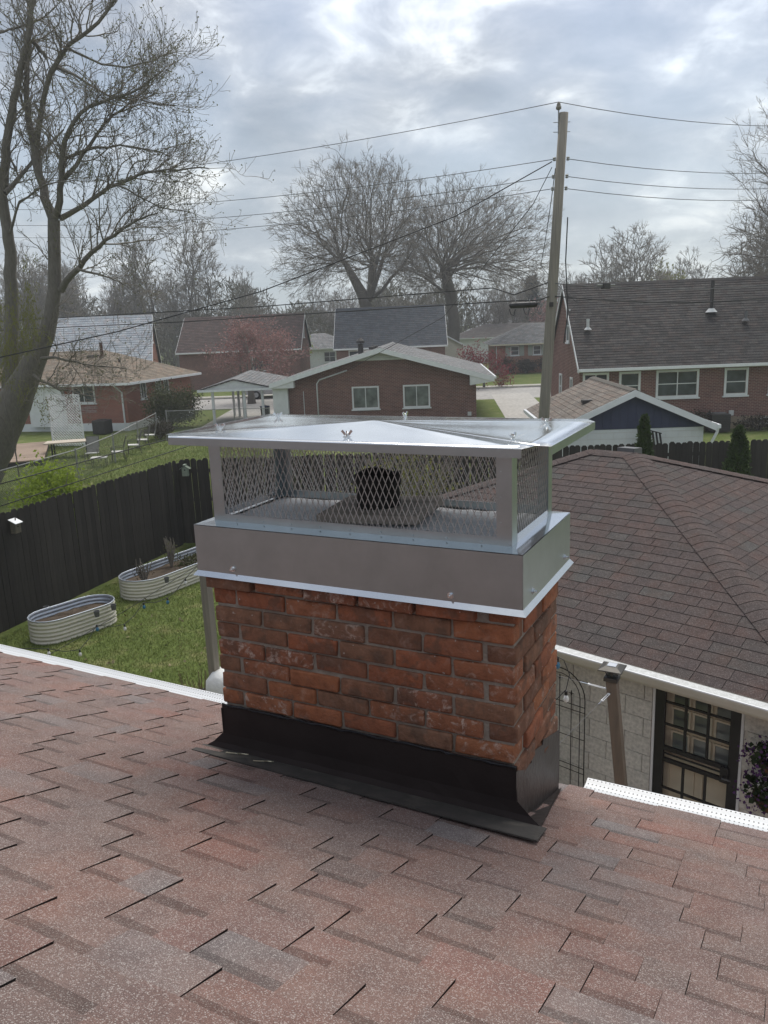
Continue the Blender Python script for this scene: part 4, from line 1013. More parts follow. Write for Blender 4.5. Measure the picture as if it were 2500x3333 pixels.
# ================================================================ neighbouring houses
def window(par, x0, x1, z0, z1, y=0.0, cols=1, rows=1, fw=.07, glass='glass', frame='white', sill=True, ax='x', out=-1):
    """window on a wall in the plane y (ax='x') or on a side wall in the plane x (ax='y')"""
    def B(a, b, c, d, q0, q1):
        lo, hi = sorted((y + out * q0, y + out * q1))
        return ((a, lo, c), (b, hi, d)) if ax == 'x' else ((lo, a, c), (hi, b, d))
    f = MB()
    for a, b, c, d in ((x0, x1, z1 - fw, z1), (x0, x1, z0, z0 + fw), (x0, x0 + fw, z0 + fw, z1 - fw), (x1 - fw, x1, z0 + fw, z1 - fw)): f.box(*B(a, b, c, d, -.01, .05))
    w = (x1 - x0 - 2 * fw); h = (z1 - z0 - 2 * fw)
    for i in range(1, cols): f.box(*B(x0 + fw + w * i / cols - .02, x0 + fw + w * i / cols + .02, z0 + fw, z1 - fw, -.01, .04))
    for i in range(1, rows): f.box(*B(x0 + fw, x1 - fw, z0 + fw + h * i / rows - .02, z0 + fw + h * i / rows + .02, -.01, .037))
    wo = f.build('window', M[frame], par)
    for i in range(cols):
        for j in range(rows):
            a = x0 + fw + w * i / cols + .02; b = x0 + fw + w * (i + 1) / cols - .02; c = z0 + fw + h * j / rows + .02; d = z0 + fw + h * (j + 1) / rows - .02
            MB().box(*B(a, b, c, d, -.005, .012 + .004 * j)).build('pane', M[glass], wo)
    if sill: MB().box(*B(x0 - .06, x1 + .06, z0 - .07, z0 - .002, 0, .09)).build('sill', M['white'] if frame == 'white' else M[frame], wo)
    return wo
def gable_x(root, w, d, ze, zr_, wallm, roofm, n, oh=.35, ohx=.25, base=None, trim='white'):
    """house body with the ridge along x; front wall in y = 0"""
    mid = d / 2
    sl_ = (zr_ - ze) / (mid + oh); zwall = ze + sl_ * oh
    wl2 = MB(); wl2.prism([(0, 0, 0), (0, d, 0), (0, d, zwall - .05), (0, mid, zr_ - .08), (0, 0, zwall - .05)], (w, 0, 0)); wall = wl2.build('wall', wallm, root)
    rf_ = MB()
    A, B_, C, D_ = (-ohx, -oh, ze), (w + ohx, -oh, ze), (w + ohx, mid, zr_), (-ohx, mid, zr_)
    A2, B2 = (-ohx, d + oh, ze), (w + ohx, d + oh, ze)
    rf_.prism([A, B_, C, D_], (0, 0, -.10)); rf_.prism([A2, D_, C, B2], (0, 0, -.10)); roof = rf_.build('roof', M['wire'], root)
    lap(roof, A, B_, C, D_, n, roofm, .022, 3); lap(roof, B2, A2, D_, C, n, roofm, .022, 4)
    gt = MB(); gt.box((-ohx, -oh - .12, ze - .13), (w + ohx, -oh - .004, ze - .005)); gt.build('gutter', M['white_gloss'], root)
    MB().box((-ohx, -oh, ze - .16), (w + ohx, -.002, ze - .13)).build('soffit', M[trim], root)
    for x in (-ohx - .03, w + ohx + .002):
        for s in (0, 1):
            y0 = -oh if s == 0 else d + oh
            rk = MB(); rk.prism([(x, y0, ze - .20), (x, y0, ze + .005), (x, mid, zr_ + .005), (x, mid, zr_ - .20)], (.028, 0, 0)); rk.build('rake_board', M[trim], root)
    ridge = MB(); ridge.prism([(-ohx, mid - .16, zr_ - .14 * sl_ + .015), (-ohx, mid, zr_ + .035), (-ohx, mid + .16, zr_ - .14 * sl_ + .015)], (w + 2 * ohx, 0, 0)); me = ridge.mesh('ridge_cap'); face_attr(me, 'rnd', [.5] * len(me.polygons)); face_attr(me, 'shade', [.9] * len(me.polygons)); link('ridge_cap', me, roofm, roof)
    return wall, roof
def down(root, x, y, z1, z0=.1):
    MB().bar((x, y, z1), (x, y, z0), .08, .06).build('downspout', M['white'], root)
def vent(root, p, h, r, mat, cone=True):
    mb = MB(); mb.tube([p, (p[0], p[1], p[2] + h)], r, 10)
    if cone: mb.lathe([(r * 2.6, 0), (r * 1.2, r * 1.6)], p, 10)
    mb.build('vent_pipe', mat, root, smooth=False)

# ---- big house at the right: red brown brick, dark steep roof
rh = empty('steep_roof_house', (9.33, 37.5, 0), rad(-3), 'brown brick house with big dark steep shingle roof at the right', 'house')
gable_x(rh, 15.0, 8.2, 3.02, 6.95, M['brick_far_brown'], M['roof_charcoal'], 34, .42, .12)
M['found'] = pmat('tan foundation', (.30, .24, .17), (.25, .2, .15), 2, .9)
MB().box((-.02, -.025, 0), (15.02, 8.22, .56)).build('foundation', M['found'], rh)
for x0, x1, z0, z1, c in ((.15, 1.35, 1.5, 2.80, 2), (1.82, 2.80, 1.5, 2.80, 1), (3.51, 5.46, 1.53, 2.81, 2), (6.61, 7.69, 1.54, 2.80, 1), (8.62, 9.7, 1.54, 2.80, 1)): window(rh, x0, x1, z0, z1, 0, c, 2, .10)
window(rh, 2.6, 3.35, 4.15, 5.75, 0, 1, 2, .09, ax='y'); window(rh, 1.6, 2.2, 1.3, 2.5, 0, 1, 2, .09, ax='y'); window(rh, 4.6, 5.3, 1.2, 2.5, 0, 1, 2, .09, ax='y')
window(rh, 8.35, 9.0, .25, .50, -.025, 2, 1, .04)
M['vent_white'] = pmat('white vent pipe', (.6, .61, .6), (.5, .5, .5), 6, .5); M['vent_dark'] = pmat('dark metal flue', (.03, .027, .026), (.05, .045, .042), 6, .6)
vent(rh, (.62, 1.35, 4.75), .5, .07, M['vent_white']); vent(rh, (6.6, 2.1, 5.33), .05, .11, M['vent_white']); vent(rh, (6.6, 2.1, 5.36), 1.45, .085, M['vent_dark'], False); vent(rh, (8.0, 1.5, 4.88), .45, .07, M['aluwire'])
ac = empty('air_conditioner', (15.35, 36.2, 0), rad(-3), 'dark air conditioning unit beside the big brown house', 'air conditioner'); MB().box((-.42, -.42, .05), (.42, .42, .85)).build('casing', M['vent_dark'], ac, bevel=.03); MB().lathe([(.33, .86), (.33, .88), (.05, .89)], (0, 0, 0), 14).build('fan_guard', M['aluwire'], ac)
for i in range(9): MB().box((-.40, -.428, .12 + i * .08), (.40, -.421, .15 + i * .08)).build('louver', M['black_metal'], ac)
mb = MB().box((6.9, -.10, .62), (7.1, -.003, .85)); mb.build('utility_box', M['vent_white'], rh)

# ---- small white garage with blue gable
bg_ = empty('blue_gable_garage', (5.62, 24.75, 0), rad(-3), 'small white garage with dark blue gable behind the back fence', 'garage')
GW, GD, GE, GP = 4.35, 5.6, 2.08, 3.05
M['siding_white'] = pmat('white painted block', (.66, .68, .68), (.72, .74, .74), 2, .7, bump=.15, bscale=12)
M['blue'] = pmat('navy blue board', (.045, .052, .092), (.055, .063, .108), 3, .6)
wl_ = MB(); wl_.box((0, 0, 0), (GW, GD, GE - .12)); bw_ = wl_.build('wall', M['block_joint'], bg_)
for k in range(10):
    z = .01 + k * .198; off = .2 if k % 2 else 0; x = -off
    while x < GW:
        a, b = max(0, x), min(GW, x + .4)
        if b - a > .05: MB().box((a + .003, -.012, z + .003), (b - .003, .004, z + .193)).build('concrete_block', M['siding_white'], bw_)
        x += .4
nb = 17
for i in range(nb):
    x0 = GW * i / nb; x1 = GW * (i + 1) / nb - .008; f = lambda x: GE - .14 + (GP - GE) * (1 - abs(x - GW / 2) / (GW / 2))
    pts = [(x0, -.03, GE - .18), (x1, -.03, GE - .18), (x1, -.03, f(x1))] + ([(GW / 2, -.03, f(GW / 2))] if x0 < GW / 2 < x1 else []) + [(x0, -.03, f(x0))]
    MB().prism(pts, (0, .04, 0)).build('gable_board', M['blue'], bg_)
    MB().box((x1 - .012, -.045, GE - .17), (x1 + .018, -.031, f(x1) - .01)).build('batten', M['blue'], bg_)
oh = .32
sg_ = (GP - GE) / (GW / 2 + oh) 
rr_ = MB(); A, B_, C, D_ = (-oh, -.25, GE - .1), (-oh, GD + .3, GE - .1), (GW / 2, GD + .3, GP + .06), (GW / 2, -.25, GP + .06); A2, B2 = (GW + oh, -.25, GE - .1), (GW + oh, GD + .3, GE - .1)
rr_.prism([A, B_, C, D_], (0, 0, -.05)); rr_.prism([A2, D_, C, B2], (0, 0, -.05)); br_ = rr_.build('roof', M['wire'], bg_)
dl_ = Vector(D_) - Vector(A); Ls = dl_.length
def PBl(s, t, h):
    f = t / Ls; return (A[0] + dl_.x * f - h * dl_.z / Ls, s, A[2] + dl_.z * f + h * dl_.x / Ls + .004)
shingles(br_, PBl, lambda t: -.25, lambda t: GD + .3, 0, Ls, 14, M['roof_tan'], (.28, .34), .012, 0, None, lambda s, t: -s, 300, 51)
lap(br_, A2, B2, C, D_, 14, M['roof_tan'], .018, 8)
MB().prism([(GW / 2 - .15, -.25, GP + .03), (GW / 2, -.25, GP + .085), (GW / 2 + .15, -.25, GP + .03)], (0, GD + .55, 0)).build('ridge_cap', M['dirt'], br_)
MB().box((.9, 1.3, GE + .52), (1.25, 1.6, GE + .62)).build('roof_vent', M['vent_dark'], bg_)
for s in (0, 1):
    P0_, P1_ = (A, D_) if s == 0 else (A2, D_)
    MB().prism([(P0_[0], -.28, P0_[2] - .20), (P0_[0], -.28, P0_[2] + .006), (P1_[0], -.28, P1_[2] + .006), (P1_[0], -.28, P1_[2] - .20)], (0, .028, 0)).build('rake_board', M['white_gloss'], bg_)
MB().box((GW + oh - .01, -.28, GE - .22), (GW + oh + .11, GD + .3, GE - .10)).build('gutter', M['white_gloss'], bg_); MB().box((-oh - .11, -.28, GE - .22), (-oh + .01, GD + .3, GE - .10)).build('gutter', M['white_gloss'], bg_)
MB().tube([(GW + oh + .05, -.2, GE - .2), (GW + oh + .02, -.2, GE - .35), (GW + .12, -.1, GE - .9), (GW + .10, -.1, .1)], .045, 6).build('downspout', M['white_gloss'], bg_)
ch_ = empty('slatted_frame', (8.28, 24.25, 1.25), rad(-3), 'tilted black slatted frame standing against the white garage wall', 'frame')
for i in range(7): MB().bar((-.33 + i * .11, 0, 0), (-.42 + i * .11, .03, .72 - i * .03), .055, .02).build('slat', M['black_metal'], ch_)
MB().bar((-.45, .035, .74), (.30, .035, .52), .04, .03).build('top_rail', M['black_metal'], ch_); MB().bar((-.36, .0, -.0), (.36, .0, -.02), .04, .03).build('bottom_rail', M['black_metal'], ch_)
MB().bar((-.3, .03, 0), (-.3, .06, -1.25), .05, .05).build('leg', M['black_metal'], ch_); MB().bar((.3, .03, 0), (.3, .06, -1.25), .05, .05).build('leg', M['black_metal'], ch_)

# ---- centre house: brown brick gable end, grey roof, carport
chh = empty('gable_end_house', (-5.0, 44.5, 0), rad(-4), 'brown brick house showing its low gable end with two white windows', 'house')
CW, CD = 10.3, 13.0
MB().prism([(0, 0, 0), (CW, 0, 0), (CW, 0, 2.42), (6.75, 0, 3.52), (3.62, 0, 3.52), (0, 0, 2.42)], (0, CD, 0)).build('wall', M['brick_far_brown'], chh)
apx, apz = 5.16, 4.16
tri = MB(); tri.prism([(3.4, -.02, 3.50), (6.95, -.02, 3.50), (apx, -.02, 4.06)], (0, .3, 0)); tri.build('gable_panel', M['white'], chh)
for i in range(5):
    z = 3.53 + i * .10; hwid = 1.7 * (1 - (z - 3.5) / .56)
    MB().prism([(apx - hwid, -.022, z), (apx + hwid, -.022, z), (apx + hwid - .1, -.06, z + .01), (apx - hwid + .1, -.06, z + .01)], (0, 0, .07)).build('siding_slat', M['white'], chh)
A, B_, C, D_ = (-.95, -.55, 2.46), (-.95, CD + .5, 2.46), (apx, CD + .5, apz), (apx, -.55, apz); A2, B2 = (11.25, -.55, 2.44), (11.25, CD + .5, 2.44)
rr_ = MB(); rr_.prism([A, B_, C, D_], (0, 0, -.06)); rr_.prism([A2, D_, C, B2], (0, 0, -.06)); cr_ = rr_.build('roof', M['wire'], chh)
lap(cr_, B2, A2, D_, C, 36, M['roof_grey'], .02, 21); lap(cr_, A, B_, C, D_, 36, M['roof_grey'], .02, 22)
MB().prism([(apx - .16, -.55, apz - .02), (apx, -.55, apz + .04), (apx + .16, -.55, apz - .02)], (0, CD + 1.05, 0)).build('ridge_cap', M['dirt2'] if 'dirt2' in M else M['aluwire'], cr_)
for P0_ in (A, A2):
    MB().prism([(P0_[0], -.59, P0_[2] - .26), (P0_[0], -.59, P0_[2] + .01), (apx, -.59, apz + .01), (apx, -.59, apz - .24)], (0, .035, 0)).build('rake_board', M['white_gloss'], chh)
MB().prism([(-.95, -.55, 2.20), (.4, -.55, 2.20), (.4, -.55, 2.83), (-.95, -.55, 2.45)], (0, .5, 0)).build('eave_return', M['white'], chh)
MB().prism([(11.25, -.55, 2.20), (9.95, -.55, 2.02), (9.95, -.55, 2.80), (11.25, -.55, 2.43)], (0, .5, 0)).build('eave_return', M['white'], chh)
MB().box((11.22, -.58, 2.33), (11.36, CD + .5, 2.45)).build('gutter', M['white_gloss'], chh)
for x0, x1 in ((3.51, 5.0), (6.32, 7.79)): window(chh, x0, x1, .88, 2.12, 0, 2, 1, .085, 'glass_blind')
MB().tube([(1.6, -.06, .1), (1.6, -.06, 2.35), (1.75, -.06, 2.56), (3.3, -.06, 3.02)], .04, 8).build('conduit', M['white'], chh, smooth=True)
MB().tube([(.83, -.04, .1), (.83, -.04, 1.97)], .025, 6).build('conduit', M['vent_white'], chh)
MB().box((9.82, -.16, .35), (10.02, -.003, .55)).build('utility_box', M['vent_white'], chh)
vent(chh, (3.9, 2.2, 3.75), .62, .16, M['vent_dark'], False); MB().lathe([(.24, 0), (.24, .12), (.05, .3)], (3.9, 2.2, 4.4), 8).build('vent_hood', M['vent_dark'], chh)
for i in range(4): MB().box((4.3 + i * .0, 3 + i * 1.2, 4.0 + .0), (4.55, 3.5 + i * 1.2, 4.14)).build('roof_vent', M['vent_dark'], chh)
MB().box((-.83, -.3, 0), (.0 - .003, 5, 2.30)).build('storage_wall', M['white'], chh)
# carport
cp_ = empty('carport', (-10.2, 46.0, 0), 0, 'white carport with grey roof and slim posts beside the brick house', 'carport')
PW, PD = 4.3, 6.5
MB().prism([(0, 0, 2.12), (PW, 0, 2.05), (1.95, 0, 2.62)], (0, .06, 0)).build('gable_panel', M['white'], cp_)
for i in range(5):
    z = 2.17 + i * .09; f = (z - 2.1) / .52; MB().box((1.95 * f + .12, -.03, z), (PW - (PW - 1.95) * f - .12, -.003, z + .075)).build('siding_slat', M['white'], cp_)
A, B_, C, D_ = (-.12, -.1, 2.14), (-.12, PD, 2.14), (1.95, PD, 2.86), (1.95, -.1, 2.70); A2, B2 = (PW + .2, -.1, 2.08), (PW + .2, PD, 2.3)
rr_ = MB(); rr_.prism([A, B_, C, D_], (0, 0, -.05)); rr_.prism([A2, D_, C, B2], (0, 0, -.05)); cpr = rr_.build('roof', M['wire'], cp_)
lap(cpr, A, B_, C, D_, 12, M['roof_grey'], .02, 31); lap(cpr, B2, A2, D_, C, 12, M['roof_grey'], .02, 32)
MB().box((-.14, -.16, 2.02), (PW + .2, -.1, 2.15)).build('fascia', M['white_gloss'], cp_)
for x, y in ((.66, .15), (1.2, PD - 1), (2.1, 2.0), (2.45, .2), (3.5, .2), (.75, PD - .3)): MB().box((x - .07, y - .07, 0), (x + .07, y + .07, 2.07)).build('post', M['white'], cp_)
sheet('carport_slab', [(-10.4, 45.8), (-5.2, 45.8), (-5.2, 60.5), (-10.4, 60.5)], .006, M['concrete'])
bn = empty('rubbish_bin', (-6.9, 48.2, 0), 0, 'dark bin with blue lid standing under the carport', 'bin'); MB().lathe([(.22, 0), (.28, .85), (.001, .86)], (0, 0, 0), 10).build('body', M['vent_dark'], bn); MB().lathe([(.31, .86), (.31, .9), (.05, .95)], (0, 0, 0), 10).build('lid', pmat('blue plastic', (.04, .06, .16), (.05, .08, .2), 5, .5), bn)

# ---- left brick ranch
lr = empty('brick_ranch_house', (-14.45, 46.0, 0), rad(-14), 'red brick ranch house with beige hipped roof at the left', 'house')
LW, LD = 11.0, 8.0       # local x runs left (negative) from the corner, y away along the side wall
MB().box((-LW, 0, .45), (0, LD, 2.78)).build('wall', M['brick_far_red'], lr)
MB().box((-LW, -.02, 0), (.02, LD, .45)).build('foundation', M['siding_white'], lr)
A, B_, C2_, D2_ = (-LW - .5, -.5, 2.76), (.5, -.5, 2.76), (.5, LD + .5, 2.76), (-LW - .5, LD + .5, 2.76); Ra, Rb = (-LW + 3.3, LD / 2, 4.5), (-3.6, LD / 2, 4.5)
rr_ = MB(); rr_.quad(A, B_, Rb, Ra); rr_.quad(B_, C2_, Rb); rr_.quad(C2_, D2_, Ra, Rb); rr_.quad(D2_, A, Ra); rr_.quad(A, B_, C2_, D2_); lro = rr_.build('roof', M['wire'], lr)
lap(lro, A, B_, Rb, Ra, 24, M['roof_beige'], .018, 41); lap(lro, B_, C2_, Rb, Rb, 24, M['roof_beige'], .018, 42); lap(lro, C2_, D2_, Ra, Rb, 20, M['roof_beige'], .018, 43); lap(lro, D2_, A, Ra, Ra, 20, M['roof_beige'], .018, 44)
for a, b in ((A, Ra), (B_, Rb), (C2_, Rb), (D2_, Ra), (Ra, Rb)): ridge_caps(lro, a, b, .14, .3, .05, M['roof_beige'])
MB().box((-LW - .5, -.62, 2.63), (.5, -.5, 2.76)).build('gutter', M['white_gloss'], lr); MB().box((.5, -.62, 2.63), (.62, LD + .5, 2.76)).build('gutter', M['white_gloss'], lr)
MB().quad((-LW - .5, -.5, 2.74), (.5, -.5, 2.74), (.5, LD + .5, 2.74), (-LW - .5, LD + .5, 2.74)).build('soffit', M['white'], lr)
MB().tube([(-.35, -.56, 2.62), (-.28, -.3, 2.4), (-.2, -.06, 2.2), (-.2, -.06, .1)], .05, 6).build('downspout', M['white'], lr)
window(lr, -3.4, -1.95, 1.62, 2.68, 0, 2, 1, .08, 'glass'); window(lr, -6.2, -4.9, 1.55, 2.65, 0, 2, 1, .08)
window(lr, 1.6, 2.25, 1.65, 2.7, 0, 2, 1, .07, ax='y', out=1); window(lr, 3.4, 4.05, 1.8, 2.72, 0, 2, 1, .07, ax='y', out=1); window(lr, 4.4, 5.0, 1.8, 2.72, 0, 2, 1, .07, ax='y', out=1)
MB().box((-3.45, -.015, .62 + .45), (-1.95, -.002, 1.45)).build('brick_patch', brickwall_mat('patched brick', (.24, .09, .07), (.30, .2, .19), (.4, .35, .32), .3, .1), lr)
vent(lr, (-3.2, 3.1, 4.05), .95, .10, pmat('rusty flue', (.10, .045, .03), (.06, .035, .028), 5, .8)); vent(lr, (-1.95, 2.9, 3.7), .30, .06, M['vent_dark'])
MB().box((-4.3, 1.5, 3.4), (-3.8, 1.9, 3.5)).build('roof_vent', M['vent_dark'], lr); MB().box((-4.2, 3.0, 4.15), (-3.5, 3.5, 4.26)).build('roof_vent', M['vent_dark'], lr)
MB().box((-6.2, -.35, .3), (-3.95, -.02, 2.6)).build('porch_wall', M['white'], lr)
ac2 = empty('air_conditioner', (-15.6, 44.9, 0), rad(-14), 'grey air conditioning unit by the red ranch house', 'air conditioner'); MB().box((-.4, -.4, .05), (.4, .4, .8)).build('casing', M['vent_dark'], ac2, bevel=.04); MB().lathe([(.3, .81), (.3, .83), (.05, .84)], (0, 0, 0), 12).build('fan_guard', M['black_metal'], ac2)
# deck, lattice, patio furniture
M['deck'] = pmat('weathered deck board', (.24, .175, .13), (.30, .225, .17), 3, .9, stretch=(1, 6, 1), vary=.15)
dk = empty('wooden_deck', (-14.6, 34.3, 0), rad(20), 'low brown wooden deck behind the ranch house at the left', 'deck')
for i in range(22): MB().box((-9, .0 + i * .30, .22), (0, .28 + i * .30, .27)).build('deck_board', M['deck'], dk)
MB().box((-9, .02, .0), (-.02, 6.5, .21)).build('deck_frame', M['vent_dark'], dk)
lt = empty('lattice_screen', (-16.7, 40.6, 0), rad(-12), 'white diagonal lattice screen between deck and ranch house', 'lattice')
lm = []
lw, lh = 1.75, 2.55
for fam in (1, -1):
    x = -lh
    while x < lw + lh:
        s0, s1 = (x, x + lh) if fam > 0 else (x + lh, x); q0, q1 = .0, lh
        at_ = lambda s: q0 + (q1 - q0) * (s - s0) / (s1 - s0)
        a, b = (max(0, min(lw, s0)), max(0, min(lw, s1)))
        if abs(a - b) > .05: MB().bar((a, .01 * fam, at_(a)), (b, .01 * fam, at_(b)), .02, .055, (0, 1, 0)).build('lattice_strip', M['white'], lt)
        x += .15
for q in ((0, 0, lw, 0), (0, lh, lw, lh), (0, 0, 0, lh), (lw, 0, lw, lh)): MB().bar((q[0], 0, q[1]), (q[2], 0, q[3]), .06, .06).build('frame_bar', M['white'], lt)
M['sling'] = pmat('grey sling fabric', (.22, .21, .195), (.27, .26, .24), 6, .85); M['sling_seat'] = pmat('pale sling seat', (.52, .51, .48), (.58, .57, .54), 6, .8)
def patio_chair(first=None):
    e = empty('patio_chair', (0, 0, 0), 0)
    MB().prism([(-.25, 0, .42), (.25, 0, .42), (.25, .48, .39), (-.25, .48, .39)], (0, 0, .03)).build('seat', M['sling_seat'], e)
    MB().prism([(-.25, .47, .42), (.25, .47, .42), (.25, .66, 1.08), (-.25, .66, 1.08)], (0, .025, 0)).build('backrest', M['sling'], e)
    for s in (-1, 1):
        for y0, y1 in ((.03, -.02), (.48, .58)): MB().tube([(s * .27, y1, 0), (s * .27, y0, .40)], .014, 6).build('leg', M['lamp_metal'], e)
        MB().tube([(s * .27, -.02, .62), (s * .28, .5, .62), (s * .26, .67, 1.1)], .014, 6).build('arm', M['lamp_metal'], e)
        MB().tube([(s * .27, .0, .40), (s * .27, -.02, .62)], .013, 6).build('arm_support', M['lamp_metal'], e)
    MB().tube([(-.26, .67, 1.1), (.26, .67, 1.1)], .014, 6).build('back_bar', M['lamp_metal'], e)
    return e
proto = patio_chair()
spots = [(-12.6, 33.6, 200, 'grey patio chair nearest the dark fence, facing the camera with its pale seat'), (-11.75, 34.6, -75, 'grey patio chair in the row along the wire fence, nearest one'), (-11.65, 36.6, -72, 'grey patio chair in the row along the wire fence, second one'), (-11.75, 38.4, -72, 'grey patio chair in the row along the wire fence, third one'), (-11.9, 40.2, -72, 'grey patio chair at the far end of the row along the wire fence')]
spots[0] = (-12.55, 34.3, 8, spots[0][3])
for i, (x, y, a, l_) in enumerate(spots):
    o = proto if i == 0 else copy_tree(proto)
    o.location = (x, y, 0); o.rotation_euler = (0, 0, rad(a)); tag(o, l_, 'chair', 'patio chairs behind the ranch house')
ot = empty('footstool', (-11.9, 33.4, 0), rad(10), 'low pale sling footstool beside the patio chairs', 'footstool'); MB().box((-.32, -.25, .36), (.32, .25, .40)).build('top', M['sling_seat'], ot)
for sx in (-1, 1):
    for sy in (-1, 1): MB().tube([(sx * .28, sy * .2, 0), (sx * .28, sy * .2, .36)], .014, 6).build('leg', M['lamp_metal'], ot)
tb = empty('patio_table', (-14.3, 36.6, 0), rad(12), 'pale stone topped patio table at the edge of the deck', 'table'); MB().box((-1.05, -.5, .68), (1.05, .5, .73)).build('table_top', pmat('pale stone top', (.50, .43, .34), (.42, .36, .29), 4, .7), tb)
for sx in (-1, 1):
    for sy in (-1, 1): MB().bar((sx * .75, sy * .3, 0), (sx * .75, sy * .3, .68), .06, .06).build('leg', M['black_metal'], tb)
# chain link fence: posts, rails and woven wire
M['galv'] = pmat('galvanised steel', (.34, .34, .33), (.27, .27, .26), 5, .5, .5)
def link_mat():
    m, nt, b = NT('woven wire'); g = G(nt); v = g.coord('obj'); s3 = g.n('ShaderNodeSeparateXYZ'); g.L.new(v, s3.inputs[0])
    def fam(sgn):
        q = g.math('ADD', g.math('MULTIPLY', s3.outputs[0], 11.0), g.math('MULTIPLY', s3.outputs[2], 11.0 * sgn)); q = g.math('FRACT', q); return g.math('LESS_THAN', q, .10)
    a = g.math('MAXIMUM', fam(1), fam(-1)); b.inputs['Base Color'].default_value = (.28, .28, .27, 1); b.inputs['Metallic'].default_value = .5
    g.L.new(a, b.inputs['Alpha']); return m
M['link'] = link_mat()
def chainlink(pts, h, label):
    e = empty('chain_link_fence', (0, 0, 0), 0, label, 'fence')
    for p in pts: MB().tube([(p[0], p[1], 0), (p[0], p[1], h + .06)], .035, 8).build('post', M['galv'], e)
    for a, b in zip(pts, pts[1:]):
        MB().tube([(*a, h), (*b, h)], .022, 6).build('top_rail', M['galv'], e)
        L_ = math.hypot(b[0] - a[0], b[1] - a[1]); an = math.atan2(b[1] - a[1], b[0] - a[0])
        s_ = MB().quad((0, 0, .05), (L_, 0, .05), (L_, 0, h), (0, 0, h)).build('wire_mesh', M['link'], e); s_.location = (*a, 0); s_.rotation_euler = (0, 0, an)
chainlink([(-13.9, 19.6), (-12.6, 25.0), (-11.55, 30.0), (-11.5, 34.2), (-11.8, 38.8), (-12.1, 43.3)], 1.2, 'grey chain link fence running past the patio chairs')
chainlink([(-11.8, 44.3), (-8.0, 44.0), (-6.0, 43.6)], 1.2, 'grey chain link fence crossing towards the carport')

# ---- houses further back
def far_house(name, label, loc, yaw, w, d, ze, zr_, wallm, roofm, n, wins=(), gwin=None, oh=.4):
    e = empty(name, loc, rad(yaw), label, 'house'); gable_x(e, w, d, ze, zr_, wallm, roofm, n, oh, .2)
    for q in wins: window(e, *q[:4], 0, q[4] if len(q) > 4 else 1, 2, .08)
    if gwin: window(e, *gwin, w, 1, 2, .08, ax='y', out=1)
    return e
far_house('pale_roof_house', 'red brick house with pale grey steep roof behind the ranch house', (-25.4, 63.4, 0), 10, 7.4, 7.6, 3.0, 6.95, M['brick_far_red'], M['roof_pale'], 22, [(1, 2, 1.3, 2.6)], (3.2, 4.2, 4.7, 5.9))
wd = far_house('brown_roof_house', 'house with wide dark brown steep roof behind the pink tree', (-19.0, 78.0, 0), -2, 11.6, 8.0, 3.55, 6.85, M['brick_far_brown'], M['roof_brown'], 22, [(7, 9, 1.6, 3, 2)], (3.4, 4.2, 4.5, 5.8))
sl = far_house('slate_roof_house', 'house with broad dark slate grey roof behind the gable end house', (-3.65, 72.0, 0), -2, 9.6, 8.0, 3.5, 7.0, M['brick_far_brown'], M['roof_slate'], 22, [(1.1, 2.9, 2.2, 3.3, 2), (5.5, 7.0, 2.2, 3.3, 2)])
fr_ = empty('shuttered_ranch_house', (12.1, 84.0, 0), rad(-3), 'small orange brick ranch with pale shutters across the street', 'house')
FW, FD = 12.0, 8.0
MB().box((0, 0, 0), (FW, FD, 3.0)).build('wall', M['brick_far_orange'], fr_)
A, B_, C2_, D2_ = (-.6, -.6, 2.98), (FW + .6, -.6, 2.98), (FW + .6, FD + .6, 2.98), (-.6, FD + .6, 2.98); Ra, Rb = (3.6, FD / 2, 4.95), (FW - 3.6, FD / 2, 4.95)
rr_ = MB(); rr_.quad(A, B_, Rb, Ra); rr_.quad(B_, C2_, Rb); rr_.quad(C2_, D2_, Ra, Rb); rr_.quad(D2_, A, Ra); rr_.quad(A, B_, C2_, D2_); fro = rr_.build('roof', M['wire'], fr_)
for a, b, c, d in ((A, B_, Rb, Ra), (B_, C2_, Rb, Rb), (C2_, D2_, Ra, Rb), (D2_, A, Ra, Ra)): lap(fro, a, b, c, d, 14, M['roof_grey'], .02, 61)
MB().box((-.6, -.72, 2.86), (FW + .6, -.6, 2.98)).build('gutter', M['cream'], fr_); down(fr_, .15, -.1, 2.86)
M['shutter'] = pmat('pale green shutter', (.36, .38, .33), (.32, .34, .3), 4, .7)
for x0, x1 in ((1.6, 2.5), (3.9, 4.75), (7.5, 8.6)):
    window(fr_, x0, x1, 1.8, 2.75, 0, 1, 2, .08)
    for a in (x0 - .5, x1 + .04): MB().box((a, -.05, 1.75), (a + .46, -.003, 2.8)).build('shutter', M['shutter'], fr_)
def hip_block(name, label, loc, yaw, w, d, ze, zr_, wallm, roofm, wins=()):
    e = empty(name, loc, rad(yaw), label, 'house'); MB().box((0, 0, 0), (w, d, ze)).build('wall', wallm, e)
    A, B_, C2_, D2_ = (-.5, -.5, ze), (w + .5, -.5, ze), (w + .5, d + .5, ze), (-.5, d + .5, ze); Ra, Rb = (d / 2, d / 2, zr_), (w - d / 2, d / 2, zr_)
    r_ = MB(); r_.quad(A, B_, Rb, Ra); r_.quad(B_, C2_, Rb); r_.quad(C2_, D2_, Ra, Rb); r_.quad(D2_, A, Ra); r_.quad(A, B_, C2_, D2_); ro = r_.build('roof', M['wire'], e)
    for a, b, c, d_ in ((A, B_, Rb, Ra), (B_, C2_, Rb, Rb), (C2_, D2_, Ra, Rb), (D2_, A, Ra, Ra)): lap(ro, a, b, c, d_, 10, roofm, .02, 71)
    for q in wins: window(e, *q, 0, 2, 2, .08)
    MB().box((-.5, -.6, ze - .12), (w + .5, -.5, ze)).build('gutter', M['white'], e)
